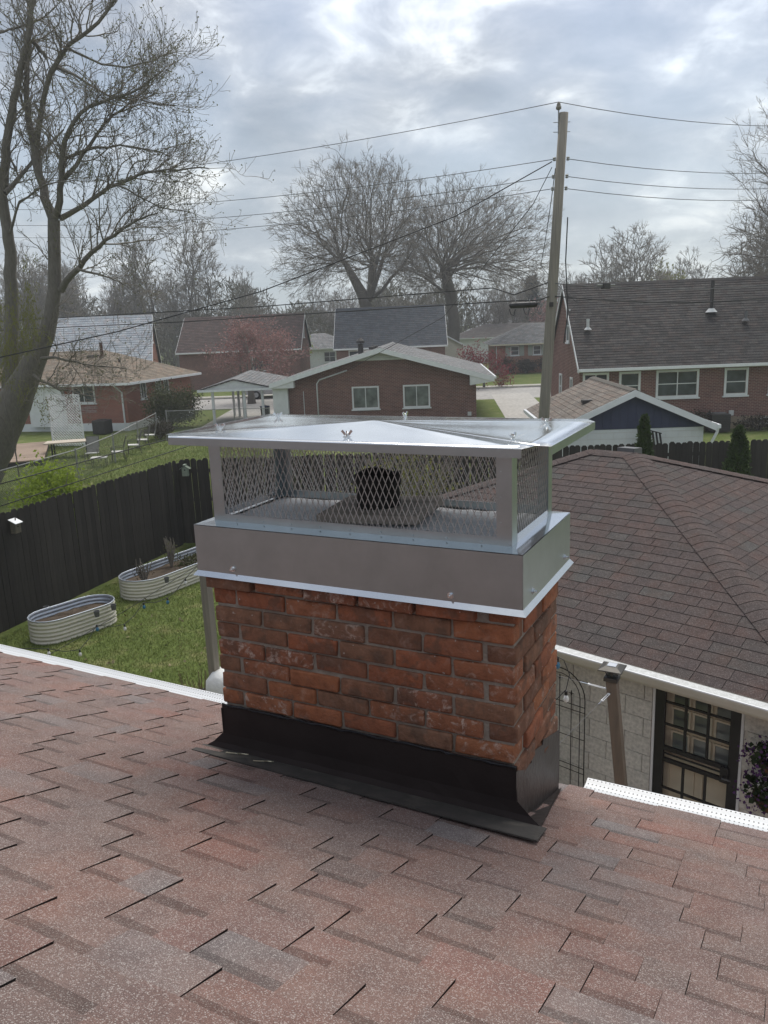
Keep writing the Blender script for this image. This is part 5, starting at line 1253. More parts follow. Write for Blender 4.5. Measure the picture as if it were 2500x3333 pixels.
hip_block('white_bungalow', 'small white bungalow with grey roof between the brown and slate roofs', (-12.2, 101, 0), 0, 9.5, 8, 2.9, 4.7, M['white'], M['roof_grey'], [(2, 3.6, 1.2, 2.5), (5.5, 7, 1.2, 2.5)])
hip_block('flat_grey_bungalow', 'long low bungalow with dark grey roof behind the shuttered ranch', (10.2, 108, 0), -3, 19, 9, 3.3, 5.0, M['siding_white'], M['roof_charcoal'])
hip_block('distant_bungalow', 'distant bungalow with pale roof far behind the shuttered ranch', (14, 128, 0), -3, 16, 9, 3.6, 5.8, M['siding_white'], M['roof_pale'])
shd = empty('white_shed', (3.9, 74.5, 0), 0, 'low white shed with white gable between slate roof and street trees', 'shed')
MB().prism([(0, 0, 0), (3.9, 0, 0), (3.9, 0, 3.1), (1.95, 0, 4.2), (0, 0, 3.1)], (0, 4, 0)).build('wall', M['fascia'], shd)
for s in (0, 1):
    x = -.2 if s == 0 else 4.1; MB().prism([(x, -.3, 3.0), (x, -.3, 3.14), (1.95, -.3, 4.36), (1.95, -.3, 4.22)], (0, 4.6, 0)).build('roof', M['white'], shd)
shd.location = (4.6, 81.0, 0)
# parked car on the carport drive
M['carpaint'] = pmat('silver car paint', (.50, .51, .53), (.44, .45, .47), 3, .25, .4, spec=.6); M['tyre'] = pmat('tyre rubber', (.015, .015, .015), (.025, .025, .025), 6, .85)
def parked_car(loc, yaw, label):
    e = empty('parked_car', loc, rad(yaw), label, 'car'); 
    prof = [(-2.1, .35), (-2.15, .75), (-1.95, .92), (-1.2, .98), (-.5, 1.42), (.7, 1.45), (1.45, 1.02), (2.0, .95), (2.12, .7), (2.08, .35)]
    mb = MB(); n = len(prof)
    for y, k in ((-.82, .0), (-.76, .06), (.76, .06), (.82, .0)):
        for x, z in prof: mb.v.append((x * (1 - k * .2), y if z < 1.1 else y * .84, z + k * .3))
    for j in range(3):
        for i in range(n): mb.f.append((j * n + i, j * n + (i + 1) % n, (j + 1) * n + (i + 1) % n, (j + 1) * n + i))
    mb.f.append(tuple(range(n))); mb.f.append(tuple(range(4 * n - 1, 3 * n - 1, -1))); mb.build('body', M['carpaint'], e, bevel=.03)
    for y in (-1, 1):
        MB().prism([(-1.0, y * .80, 1.0), (1.2, y * .80, 1.0), (.66, y * .70, 1.38), (-.45, y * .70, 1.36)], (0, y * .02, 0)).build('side_window', M['glass'], e)
        for x in (-1.3, 1.3):
            w = MB().lathe([(.30, -.1), (.33, -.08), (.33, .08), (.30, .1)], (x, y * .76, .33), 18, 'y', True, True).build('wheel', M['tyre'], e, smooth=False); MB().lathe([(.2, 0), (.18, y * .02), (.02, y * .025)], (x, y * .865, .33), 14, 'y').build('rim', M['carpaint'], w)
        MB().box((2.02, y * .6 - .16, .62), (2.14, y * .6 + .16, .78)).build('headlight', M['bulb_clear'], e)
    MB().prism([(-1.15, -.62, 1.06), (-1.15, .62, 1.06), (-.58, .56, 1.42), (-.58, -.56, 1.42)], (-.03, 0, .02)).build('windscreen', M['glass'], e); MB().prism([(1.38, -.62, 1.09), (1.38, .62, 1.09), (.8, .56, 1.44), (.8, -.56, 1.44)], (.03, 0, .02)).build('windscreen', M['glass'], e)
parked_car((-8.6, 65.2, 0), 5, 'silver car parked in the street beyond the carport roof')

# ================================================================ trees
def tubes_np(branches, sides):
    """branches: list of (pts (n,3) array, radii (n,) array) -> verts, quads"""
    VV = []; FF = []; off = 0
    for P, rr in branches:
        n = len(P); T = np.empty_like(P); T[1:-1] = P[2:] - P[:-2]; T[0] = P[1] - P[0]; T[-1] = P[-1] - P[-2]
        T /= np.linalg.norm(T, axis=1)[:, None] + 1e-9
        m = np.abs(T.mean(0)); ref = np.zeros(3); ref[int(np.argmin(m))] = 1
        X = np.cross(T, ref); X /= np.linalg.norm(X, axis=1)[:, None] + 1e-9; Y = np.cross(T, X)
        a = np.arange(sides) * 2 * np.pi / sides
        ring = P[:, None] + rr[:, None, None] * (X[:, None] * np.cos(a)[None, :, None] + Y[:, None] * np.sin(a)[None, :, None])
        VV.append(ring.reshape(-1, 3)); i = np.arange(n - 1)[:, None] * sides; k = np.arange(sides)[None]; k2 = (k + 1) % sides
        FF.append(np.stack([i + k, i + k2, i + k2 + sides, i + k + sides], -1).reshape(-1, 4) + off); off += n * sides
    return np.concatenate(VV), np.concatenate(FF)
class Tree:
    def __init__(s, seed): s.r = np.random.default_rng(seed); s.br = []; s.tips = []
    def grow(s, p, d, L, r0, lvl, maxl, cfg):
        g = s.r; n = 4 if lvl < maxl else 3; P = [p]; q = p.copy(); d = d / np.linalg.norm(d); w = cfg['wig']
        for i in range(n):
            d = d + g.normal(0, w, 3) + np.array([0, 0, cfg['up']]) * (.5 if lvl < 2 else 1); d /= np.linalg.norm(d); q = q + d * L / n; P.append(q)
        P = np.array(P); r1 = r0 * cfg['taper']; rr = np.linspace(r0, max(r1, cfg['rmin']), n + 1)
        s.br.append((P, rr, lvl))
        if lvl >= maxl: s.tips.append((P[-1], d)); return
        k = cfg['kids'](lvl, g)
        for j in range(k):
            t = 1.0 if j == 0 else g.uniform(cfg['t0'], 1.0); f = t * n; i = min(int(f), n - 1); b = P[i] + (P[i + 1] - P[i]) * (f - i)
            ax = g.normal(size=3); ax -= ax.dot(d) * d; ax /= np.linalg.norm(ax); an = g.uniform(*cfg['ang']) * (.55 if j == 0 else 1)
            nd = d * math.cos(an) + ax * math.sin(an)
            rb = r1 if j == 0 else np.interp(t * n, np.arange(n + 1), rr) * g.uniform(.5, .75)
            s.grow(b, nd, L * g.uniform(*cfg['len']) * (1 if j == 0 else .9), max(rb, cfg['rmin']), lvl + 1, maxl, cfg)
    def meshes(s, split):
        big = [(P, r) for P, r, l in s.br if l <= split]; sm = [(P, r) for P, r, l in s.br if l > split]
        return (tubes_np(big, 7) if big else None), (tubes_np(sm, 3) if sm else None)
CFG = dict(wig=.11, up=.05, taper=.72, rmin=.012, kids=lambda l, g: int(g.integers(2, 4)) + (1 if l < 2 else 0), t0=.35, ang=(.35, .8), len=(.68, .88))
def cfg(**k): c = dict(CFG); c.update(k); return c
def plant_tree(name, t, loc, rz, label, grp, split, bark, twig, leaf=None, leafn=0, leafs=.1, sc_=1.0, cat='tree', seed=1, jit=.12):
    e = empty(name, loc, rz, label, cat, grp); e.scale = (sc_,) * 3
    a, b = t.meshes(split)
    if a: link('trunk', npmesh('trunk', *a), bark, e, True)
    cr = None
    if b: cr = link('crown', npmesh('crown', *b), twig, e, False)
    if leaf is not None:
        T = np.array([p for p, d in t.tips])
        def fn(rg, n): return T[rg.integers(0, len(T), n)] + rg.normal(0, jit, (n, 3))
        V, F = leafcloud(leafn, fn, leafs, seed, .3, .7); tag(link('leaves', npmesh('leaves', V, F), leaf, e), kind='stuff')
    return e
def stem_tree(seed, limbs, trunk_h, trunk_r, limbL, spread, maxl, c, lean=(0, 0)):
    """trunk plus `limbs` main limbs fanning out of its top part"""
    t = Tree(seed); g = t.r; P = np.array([[0, 0, 0], [lean[0] * .4, lean[1] * .4, trunk_h * .4], [lean[0] * .8, lean[1] * .8, trunk_h * .75], [lean[0], lean[1], trunk_h]], float); t.br.append((P, np.array([trunk_r * 1.35, trunk_r, trunk_r * .92, trunk_r * .8]), 0))
    for i in range(limbs):
        a = 2 * math.pi * (i + g.uniform(-.25, .25)) / limbs; tilt = g.uniform(*spread); z = trunk_h * g.uniform(.72, 1.0) if i else trunk_h
        if i % 4 == 0: tilt *= .35
        p = np.array([lean[0], lean[1], z]); d = np.array([math.cos(a) * math.sin(tilt), math.sin(a) * math.sin(tilt), math.cos(tilt)])
        t.grow(p, d, limbL * g.uniform(.85, 1.15), trunk_r * g.uniform(.22, .40), 1, maxl, c)
    return t
def crown_tree(seed, trunk_h, trunk_r, c, rx, rz, n, tw=4, twl=.8, rmin=.012, lean=(0, 0), low=-.55, w=.5, expo=1.88):
    """branches grown to n points spread through an uneven crown; every point joins the tree where the way back to the root is shortest"""
    t = Tree(seed); g = t.r; top = np.array([lean[0], lean[1], trunk_h]); cen = np.array([lean[0] + c[0], lean[1] + c[1], c[2]])
    d = g.normal(size=(n * 3, 3)); d /= np.linalg.norm(d, axis=1)[:, None]; d = d[d[:, 2] > low][:n]; q = g.random(len(d)) ** .42
    az = np.arctan2(d[:, 1], d[:, 0]); lump = 1 + .10 * np.sin(3 * az + seed) + .09 * np.sin(5 * d[:, 2] * 2 + az * 2 + seed * 2) + .06 * np.sin(9 * az + 7 * d[:, 2])
    pts = cen + d * (q * lump)[:, None] * np.array([rx, rx, rz])
    pts = pts[np.argsort(np.linalg.norm(pts - top, axis=1))]
    k = 5; N = [np.array([lean[0] * i / k, lean[1] * i / k, trunk_h * i / k]) for i in range(k + 1)]; par = [-1] + list(range(k)); path = [0.0] * (k + 1)
    A = np.zeros((len(pts) + k + 1, 3)); A[:k + 1] = N; PL = np.full(len(A), 1e9); PL[k - 1:k + 1] = [trunk_h * .12, 0.0]; DR = np.zeros((len(A), 3)); DR[:k + 1] = [0, 0, 1]; m = k + 1
    for p in pts:
        v = p - A[:m]; L = np.linalg.norm(v, axis=1) + 1e-6; cosv = (v * DR[:m]).sum(1) / L
        j = int(np.argmin(L * (1.35 - .35 * cosv + 1.2 * (cosv < .1)) + w * PL[:m]))
        A[m] = p; par.append(j); PL[m] = PL[j] + L[j]; DR[m] = v[j] / L[j]; m += 1
    kids = [[] for _ in range(m)]
    for i in range(1, m): kids[par[i]].append(i)
    cnt = np.zeros(m)
    for i in range(m - 1, -1, -1):
        cnt[i] = max(1.0, sum(cnt[q_] for q_ in kids[i]))
    tot = cnt[k]; rad_ = np.maximum(rmin, trunk_r * (cnt / tot) ** (1 / expo)); rad_[:k + 1] = np.linspace(trunk_r * 1.35, trunk_r * .95, k + 1)
    # chains: follow the heaviest child
    stack = [(0, None)]
    while stack:
        i, prev = stack.pop(); ch = [prev, i] if prev is not None else [i]
        while kids[i]:
            o = sorted(kids[i], key=lambda q_: -cnt[q_])
            for q_ in o[1:]: stack.append((q_, i))
            i = o[0]; ch.append(i)
        P = A[ch].copy(); rr = rad_[ch].copy()
        if prev is not None: rr[0] = min(rr[0], rr[1] * 1.15)
        if len(P) > 2: P[1:-1] = .5 * P[1:-1] + .25 * (P[:-2] + P[2:])
        # bend each stretch a little
        Q = [P[0]]; RQ = [rr[0]]
        for a, b, ra, rb2 in zip(P, P[1:], rr, rr[1:]):
            Lb = np.linalg.norm(b - a); Q += [(a + b) / 2 + g.normal(0, .05 if ra < trunk_r * .8 else .004, 3) * Lb, b]; RQ += [(ra + rb2) / 2, rb2]
        rr2 = np.array(RQ); lv = 0 if rr2.max() > trunk_r * .22 else (1 if rr2.max() > trunk_r * .09 else 3)
        t.br.append((np.array(Q), rr2, lv))
    for i in range(k + 1, m):
        n_t = tw if not kids[i] else tw // 2
        for _ in range(n_t):
            dv = DR[i] + g.normal(0, .5, 3) + (A[i] - cen) / rx * .35; dv /= np.linalg.norm(dv); L = twl * g.uniform(.5, 1.2); mid = A[i] + dv * L * .5 + g.normal(0, .06, 3) * L; end = A[i] + dv * L + g.normal(0, .12, 3) * L
            t.br.append((np.array([A[i], mid, end]), np.array([rmin, rmin * .85, rmin * .6]), 3)); t.tips.append((end, dv))
            sd = dv + g.normal(0, .6, 3); sd /= np.linalg.norm(sd); t.br.append((np.array([mid, mid + sd * L * .3, mid + sd * L * .55 + g.normal(0, .08, 3) * L]), np.array([rmin * .8, rmin * .7, rmin * .5]), 3))
    return t
M['bark_far'] = pmat('far bark', (.105, .094, .08), (.15, .134, .114), 1, .95, coord='pos')
M['bud'] = leaf_mat('budding leaves', (.11, .12, .055), (.17, .175, .085), None, .4)
M['bud_yellow'] = leaf_mat('yellow green buds', (.15, .155, .045), (.24, .24, .08), None, .4)
M['pink'] = leaf_mat('pink blossom', (.17, .085, .075), (.27, .15, .135), (.36, .23, .21), .3)
M['redleaf'] = leaf_mat('dark red young leaves', (.16, .035, .04), (.24, .06, .06), None, .3)
M['ever'] = leaf_mat('evergreen needles', (.024, .040, .012), (.05, .078, .022), (.075, .11, .034), .15)
M['ever_brn'] = leaf_mat('far evergreen', (.03, .042, .03), (.05, .065, .045), None, .1)
M['bushgreen'] = leaf_mat('olive shrub leaves', (.035, .04, .016), (.065, .072, .028), (.09, .095, .04), .2)
M['lime'] = leaf_mat('lime green young leaves', (.19, .26, .03), (.32, .40, .06), None, .4)
M['hedge'] = leaf_mat('brown green hedge', (.035, .03, .02), (.06, .05, .03), None, .2)

# ---- budding maple at the left, limbs laid out one by one
LEFT_LIMBS = [
    ([(-14.54, 28.00, 0.43), (-13.15, 28.00, 2.63), (-12.36, 28.00, 3.69), (-11.47, 28.00, 5.07), (-10.92, 28.00, 6.26), (-10.66, 28.00, 7.93), (-10.52, 28.00, 9.14)], 0.75, 0.33),
    ([(-13.06, 28.50, 3.15), (-12.88, 28.42, 4.14), (-12.51, 28.35, 6.11), (-12.33, 28.27, 7.47), (-12.14, 28.19, 8.53), (-12.20, 28.12, 9.58), (-12.08, 28.04, 10.34), (-11.70, 27.96, 11.57), (-11.28, 27.88, 12.77), (-10.84, 27.81, 13.80), (-10.48, 27.73, 14.42), (-10.28, 27.65, 15.04), (-10.10, 27.58, 15.75), (-9.87, 27.50, 16.61)], 0.55, 0.09),
    ([(-10.52, 28.00, 9.14), (-10.78, 28.11, 9.89), (-10.92, 28.22, 10.84), (-10.95, 28.33, 11.52), (-11.15, 28.44, 12.41), (-11.06, 28.56, 13.18), (-10.99, 28.67, 14.20), (-10.77, 28.78, 14.96), (-10.82, 28.89, 15.67), (-10.67, 29.00, 16.72)], 0.26, 0.06),
    ([(-10.92, 28.30, 11.46), (-10.60, 28.14, 12.32), (-10.17, 27.98, 13.39), (-9.80, 27.81, 13.71), (-9.41, 27.65, 14.22), (-8.38, 27.49, 14.55), (-7.75, 27.32, 15.02), (-7.34, 27.16, 15.49), (-6.83, 27.00, 16.04)], 0.17, 0.05),
    ([(-10.52, 28.00, 9.14), (-10.22, 27.75, 9.45), (-9.96, 27.50, 10.17), (-9.77, 27.25, 10.86), (-9.52, 27.00, 11.43), (-8.71, 26.75, 12.20), (-7.60, 26.50, 12.33), (-6.48, 26.25, 12.64), (-5.56, 26.00, 13.30)], 0.2, 0.03),
    ([(-9.99, 27.60, 10.19), (-9.62, 27.50, 10.51), (-8.87, 27.40, 11.10), (-8.67, 27.30, 11.56), (-7.67, 27.20, 12.23), (-6.98, 27.10, 12.60), (-6.12, 27.00, 13.20)], 0.13, 0.025),
    ([(-9.73, 27.50, 10.91), (-9.15, 27.26, 11.01), (-8.58, 27.02, 11.12), (-7.16, 26.78, 11.01), (-6.44, 26.54, 10.84), (-5.77, 26.30, 10.34)], 0.09, 0.02),
    ([(-10.28, 28.00, 9.18), (-9.35, 27.58, 9.50), (-8.13, 27.17, 10.00), (-6.97, 26.75, 10.28), (-6.25, 26.33, 10.25), (-5.14, 25.92, 10.15), (-4.42, 25.50, 10.05)], 0.15, 0.025),
    ([(-10.58, 28.00, 6.90), (-10.04, 27.71, 7.41), (-9.40, 27.43, 7.78), (-8.74, 27.14, 8.35), (-8.16, 26.86, 8.45), (-7.61, 26.57, 8.80), (-6.88, 26.29, 8.93), (-6.23, 26.00, 9.02)], 0.2, 0.025),
    ([(-9.69, 27.30, 7.50), (-8.81, 26.80, 7.30), (-8.05, 26.30, 6.94), (-7.26, 25.80, 6.58)], 0.08, 0.02),
    ([(-9.87, 28.00, 13.72), (-9.46, 27.83, 13.56), (-8.82, 27.67, 13.11), (-7.89, 27.50, 12.55), (-7.06, 27.33, 12.48), (-6.16, 27.17, 12.21), (-5.60, 27.00, 12.24)], 0.08, 0.02),
    ([(-10.53, 28.00, 14.49), (-10.27, 28.10, 14.20), (-10.00, 28.20, 13.78)], 0.1, 0.09),
    ([(-10.60, 28.00, 14.94), (-11.15, 27.75, 14.73), (-11.80, 27.50, 14.44)], 0.07, 0.04),
    ([(-11.92, 27.80, 9.99), (-11.53, 28.23, 10.55), (-11.25, 28.65, 11.08), (-10.54, 29.07, 11.87), (-9.87, 29.50, 12.61)], 0.14, 0.04),
    ([(-11.98, 27.90, 8.76), (-11.55, 27.55, 9.53), (-10.64, 27.20, 10.00), (-9.53, 26.85, 10.14), (-8.58, 26.50, 10.05)], 0.08, 0.02),
    ([(-7.91, 26.60, 9.90), (-7.05, 26.33, 9.38), (-6.30, 26.05, 9.03), (-5.73, 25.77, 8.92), (-4.98, 25.50, 8.76)], 0.05, 0.015),
    ([(-9.46, 27.80, 14.24), (-9.07, 27.94, 14.01), (-7.95, 28.08, 13.58), (-7.12, 28.22, 13.78), (-6.38, 28.36, 14.04), (-5.81, 28.50, 14.25)], 0.07, 0.02),
    ([(-11.32, 27.50, 4.69), (-10.77, 27.12, 4.79), (-9.68, 26.75, 4.44), (-8.47, 26.38, 4.35), (-7.57, 26.00, 4.18)], 0.09, 0.02),
    ([(-11.68, 27.50, 4.15), (-10.81, 27.00, 3.70), (-9.60, 26.50, 3.48), (-8.49, 26.00, 3.21)], 0.09, 0.02),
]
def limb_tree(limbs, seed):
    t = Tree(seed); g = t.r
    c = cfg(wig=.17, up=.055, taper=.7, rmin=.0055, kids=lambda l, g: 3 if l < 4 else 2, t0=.25, ang=(.4, .95), len=(.62, .86))
    for li, (pts, r0, r1) in enumerate(limbs):
        P = np.array(pts, float)
        if li > 3: P[-1] = P[-1] + (P[-2] - P[-1]) * .6
        r0, r1 = (.32, .055) if li == 1 else (r0 * .66, r1 * .7)
        # smooth resample
        s = np.concatenate([[0], np.cumsum(np.linalg.norm(np.diff(P, axis=0), axis=1))]); n = max(6, int(s[-1] / .35)); u = np.linspace(0, s[-1], n)
        Q = np.stack([np.interp(u, s, P[:, i]) for i in range(3)], 1)
        for _ in range(2): Q[1:-1] = .25 * Q[:-2] + .5 * Q[1:-1] + .25 * Q[2:]
        Q[1:-1] += g.normal(0, .018, Q[1:-1].shape); rr = (r0 + (r1 - r0) * np.linspace(0, 1, n) ** .75) if not li == 0 else np.interp(u, s, [.85, .70, .50, .33, .235, .21, .20])
        t.br.append((Q, rr, 0))
        k = int(s[-1] / (.19 if r0 < .3 else .45)); 
        if li == 0: k = 5
        for j in range(k):
            f = g.uniform(.12 if r0 < .3 else .45, 1.0) if j else 1.0; i = min(int(f * (n - 1)), n - 2); b = Q[i] + (Q[i + 1] - Q[i]) * (f * (n - 1) - i); d = Q[i + 1] - Q[i]; d /= np.linalg.norm(d)
            ax = g.normal(size=3); ax -= ax.dot(d) * d; ax /= np.linalg.norm(ax); an = g.uniform(.35, 1.0) if j else .1
            nd = d * math.cos(an) + ax * math.sin(an) + np.array([0, 0, .12]); rb = min(rr[i] * .55, .035) * g.uniform(.6, 1)
            t.grow(b, nd, g.uniform(.5, 1.1) * (1.0 if r0 > .1 else .85), max(rb, .010), 2, 5, c)
    return t
mt = limb_tree(LEFT_LIMBS, 5)
plant_tree('budding_maple_tree', mt, (0, 0, 0), 0, 'huge bare maple with fresh buds at the left edge', None, 0, M['bark'], M['twig'], M['bud'], 10000, .055, seed=8, jit=.02)
# ---- two great bare trees behind the slate roof
t1 = crown_tree(12, 7.9, .62, (-.6, 0, 13.2), 8.5, 8.4, 2900, 4, .9, .016); plant_tree('great_bare_tree', t1, (-.7, 85, 0), 0, 'great bare spreading tree behind the slate roof, the left larger one', 'great bare trees behind the houses', 2, M['bark_far'], M['twig_far'])
t2 = crown_tree(33, 7.2, .60, (1.5, 0, 12.0), 8.6, 7.6, 2700, 4, .9, .016, (.3, 0)); plant_tree('great_bare_tree', t2, (8.1, 88, 0), 0, 'great bare spreading tree behind the slate roof, the right one near the pole', 'great bare trees behind the houses', 2, M['bark_far'], M['twig_far'])
# ---- bare tree reaching in at the right edge
t3 = crown_tree(41, 4.5, .42, (0, 0, 10.5), 6.2, 9.3, 2200, 4, .75, .0085); plant_tree('bare_yard_tree', t3, (25.6, 44.5, 0), .7, 'tall bare tree reaching in from the right edge', None, 2, M['bark_far'], M['twig'], sc_=1.0)
# ---- tree line far behind: four kinds of bare tree, copied
kinds_ = [crown_tree(51, 3.0, .26, (0, 0, 9.5), 3.9, 6.2, 520, 4, .9, .026), crown_tree(52, 4.0, .24, (0, 0, 10.5), 3.1, 7.0, 480, 4, .9, .026, low=-.8), crown_tree(53, 3.0, .3, (0, 0, 9.0), 5.0, 6.0, 620, 4, .9, .026), crown_tree(54, 4.5, .22, (0, 0, 11), 2.6, 7.4, 420, 4, .9, .026, low=-.85)]
protos = []
for i, t in enumerate(kinds_):
    Z = max(P[:, 2].max() for P, r, l in t.br); protos.append((plant_tree('bare_tree', t, (0, 0, -100), 0, 'x', None, 1, M['bark_far'], M['twig_far']), Z))
used = [False] * 4
def far_tree(k, x, y, h, rz, label, grp):
    p, Z = protos[k]
    o = p if not used[k] else copy_tree(p)
    used[k] = True; o.location = (x, y, 0); o.rotation_euler = (0, 0, rz); s = h / Z; o.scale = (s, s, s); tag(o, label, 'tree', grp); return o
far_tree(2, 33.0, 108, 17.5, 1.0, 'round bare tree above the big dark roof, right of the pole', 'bare trees on the skyline')
far_tree(0, 46.0, 122, 15.0, 2.0, 'small bare tree above the big dark roof, next to a yellow green one', 'bare trees on the skyline')
far_tree(3, -33.5, 118, 22.5, .3, 'slender bare tree on the skyline left of the great trees', 'bare trees on the skyline')
far_tree(1, -26.0, 120, 23.0, 1.3, 'slender bare tree on the skyline, nearest left of the great trees', 'bare trees on the skyline')
far_tree(1, -45.5, 108, 18.0, 4.0, 'broad bare tree on the skyline above the pale grey roof', 'bare trees on the skyline')
far_tree(0, 38.0, 80, 15.5, 2.9, 'bare tree low at the right edge above the dark ridge', 'bare trees on the skyline')
far_tree(2, 43.0, 84, 19, .9, 'bare tree at the right edge behind the reaching branches', 'bare trees on the skyline')
rf_ = random.Random(77)
for i in range(46):
    x = -80 + i * 2.9 + rf_.uniform(-1.5, 1.5); y = rf_.uniform(112, 150)
    if x > 46: continue
    h = rf_.uniform(12, 17) * (1.15 if x < -20 else .85)
    far_tree(rf_.randrange(4), x, y, h, rf_.uniform(0, 6), 'bare brown tree in the tree line behind the houses', 'bare trees in the far tree line')
# undergrowth and brush below the tree line, one mass
def brush(rg, n):
    x = rg.uniform(-110, 75, n); y = rg.uniform(118, 165, n); top = 8.5 + 2.5 * np.sin(x * .21) + 2 * np.sin(x * .53 + 1) - .02 * np.maximum(x, 0) * 2; z = rg.random(n) ** .8 * np.maximum(top, 3); return np.stack([x, y, z], 1)
M['brush'] = leaf_mat('brown brush', (.055, .052, .034), (.085, .08, .052), (.12, .118, .07), .2)
V, F = leafcloud(70000, brush, 1.3, 5, 1.2, .14); tag(link('far_brush', npmesh('far_brush', V, F), M['brush']), 'brown green brush filling the far tree line', 'brush', kind='stuff')
# fresh yellow green trees
def leafy(name, label, loc, H_, W2, seed, leaf, n, ls, trunk_r=.15, grp=None, cat='tree', trunkfrac=.3, maxl=5, jit=.25):
    c = cfg(wig=.14, up=.04, rmin=.012, kids=lambda l, g: int(g.integers(2, 4)), ang=(.35, .85), len=(.66, .86)); t = stem_tree(seed, 7, H_ * trunkfrac, trunk_r, H_ * .26, (.3, 1.1), maxl, c)
    Z = max(P[:, 2].max() for P, r, l in t.br); Xw = max(np.abs(P[:, :2]).max() for P, r, l in t.br)
    e = plant_tree(name, t, loc, 0, label, grp, 1, M['bark_far'], M['twig_far'], leaf, n, ls, seed=seed, cat=cat, jit=jit); e.scale = (W2 / Xw, W2 / Xw, H_ / Z); return e
leafy('green_haze_tree', 'yellow green budding tree at the left before the maple trunk', (-11.5, 25, 0), 7.6, 1.8, 61, M['bud_yellow'], 7000, .10, .06, jit=.14)
leafy('green_haze_tree', 'low yellow green tree on the skyline above the dark ridge', (39.5, 112, 0), 11.5, 4.5, 62, M['bud_yellow'], 2500, .5, .2, jit=.6)
leafy('pink_blossom_tree', 'pink blossoming crabapple before the brown roofed house', (-9.6, 60.5, 0), 6.2, 4.6, 63, M['pink'], 6500, .13, .2, trunkfrac=.25, jit=.28)
leafy('red_leaf_tree', 'small dark red tree right of the gable end house', (8.6, 66.0, 0), 3.7, 2.4, 64, M['redleaf'], 2200, .15, .1, trunkfrac=.22)
leafy('redbud_tree', 'far pink redbud behind the pole\'s hanging cable case', (24.5, 118, 0), 8.0, 3.5, 65, M['pink'], 1500, .4, .15, jit=.5)
leafy('pale_green_tree', 'pale green small tree before the white bungalow', (-9.6, 92, 0), 5.2, 2.6, 66, M['lime'], 1500, .25, .1, jit=.3)
leafy('yellow_shrub', 'pale yellow flowering shrub by the pale roofed house', (-18.6, 60, 0), 3.0, 1.5, 67, M['bud_yellow'], 1400, .12, .05, trunkfrac=.12, cat='shrub')
# spruce on the skyline
sp = empty('spruce_tree', (24.2, 128, 0), 0, 'dark spruce on the skyline beside the utility pole', 'tree'); MB().tube([(0, 0, 0), (0, 0, 11.6)], [.3, .03], 7).build('trunk', M['bark_far'], sp)
def spruce(rg, n):
    z = 2 + 9.6 * rg.random(n) ** .7; lay = (z * 1.1) % 1.0; r_ = (12.0 - z) * .30 * (.35 + .65 * lay) * rg.random(n) ** .5; a = rg.uniform(0, 6.28, n); return np.stack([r_ * np.cos(a), r_ * np.sin(a), z - r_ * .25], 1)
V, F = leafcloud(2600, spruce, 1.1, 3, -.3, .22); link('crown', npmesh('crown', V, F), M['ever_brn'], sp)
# arborvitae by the back fence
def arbor(loc, H_, W2, label, seed):
    e = empty('arborvitae', loc, 0, label, 'shrub', 'conical evergreens along the back fence'); MB().tube([(0, 0, 0), (0, 0, H_ * .8)], [.05, .01], 6).build('trunk', M['bark'], e)
    def fn(rg, n):
        f = rg.random(n) ** .8; a = rg.uniform(0, 6.28, n); lump = 1 + .16 * np.sin(a * 3 + f * 19) + .12 * np.sin(a * 7 + f * 37); prof = np.sqrt(np.clip(1 - f, 0, 1)) * (.55 + .45 * (1 - f)) * np.minimum(1, f * 8 + .5)
        r_ = W2 * prof * lump * (.55 + .45 * rg.random(n) ** .5); return np.stack([r_ * np.cos(a), r_ * np.sin(a), f * H_ * .97], 1)
    V, F = leafcloud(9000, fn, .095, seed, 1.3, .4); link('crown', npmesh('crown', V, F), M['ever'], e)
arbor((6.27, 18.9, 0), 3.05, .46, 'narrow conical evergreen before the back fence, the left smaller one', 1); arbor((8.36, 18.5, 0), 2.74, .62, 'bushy conical evergreen before the back fence, the right one', 2)
# shrubs
def shrub(name, loc, r, n, ls, mat, label, seed, stems=14, cat='shrub', grp=None):
    e = empty(name, loc, 0, label, cat, grp); rg = np.random.default_rng(seed); br = []
    for i in range(stems):
        a = rg.uniform(0, 6.28); q = rg.uniform(.3, .95); b = np.array([r[0] * q * math.cos(a), r[1] * q * math.sin(a), r[2] * rg.uniform(1.2, 1.95)]); P = np.array([[0, 0, 0], b * [.35, .35, .5] + rg.normal(0, .05, 3), b]); br.append((P, np.array([.02, .012, .006]) * max(1, r[2])))
    V, F = tubes_np(br, 4); link('stems', npmesh('stems', V, F), M['twig'], e)
    cl = rg.normal(size=(26, 3)); cl /= np.linalg.norm(cl, axis=1)[:, None]; cl = cl * rg.uniform(.5, .95, 26)[:, None] * np.array(r) * .85 + np.array([0, 0, r[2]])
    def fn(g, n):
        i = g.integers(0, 26, n); return cl[i] + g.normal(0, .22, (n, 3)) * np.array(r)
    V, F = leafcloud(n, fn, ls, seed + 1, .3, .55); V[:, 2] = np.maximum(V[:, 2], .02); tag(link('leaves', npmesh('leaves', V, F), mat, e), kind='stuff'); return e
shrub('olive_shrub', (-12.2, 46.6, 0), (1.7, 1.5, 1.25), 9000, .12, M['bushgreen'], 'big olive green bush at the right end of the ranch house', 3, 30)
shrub('lime_shrub', (-8.0, 18.8, 0), (1.0, .8, 1.15), 8000, .09, M['lime'], 'bright lime green shrub just beyond the left fence', 4, 20)
shrub('lime_shrub', (-9.6, 17.6, 0), (.9, .9, .7), 2400, .07, M['bushgreen'], 'thin green shrub beyond the left fence near the photo edge', 5, 24)
shrub('brown_shrub', (-11.5, 41.5, 0), (.8, .7, .5), 2600, .09, M['hedge'], 'low brown shrub at the chain link fence', 6, 24)
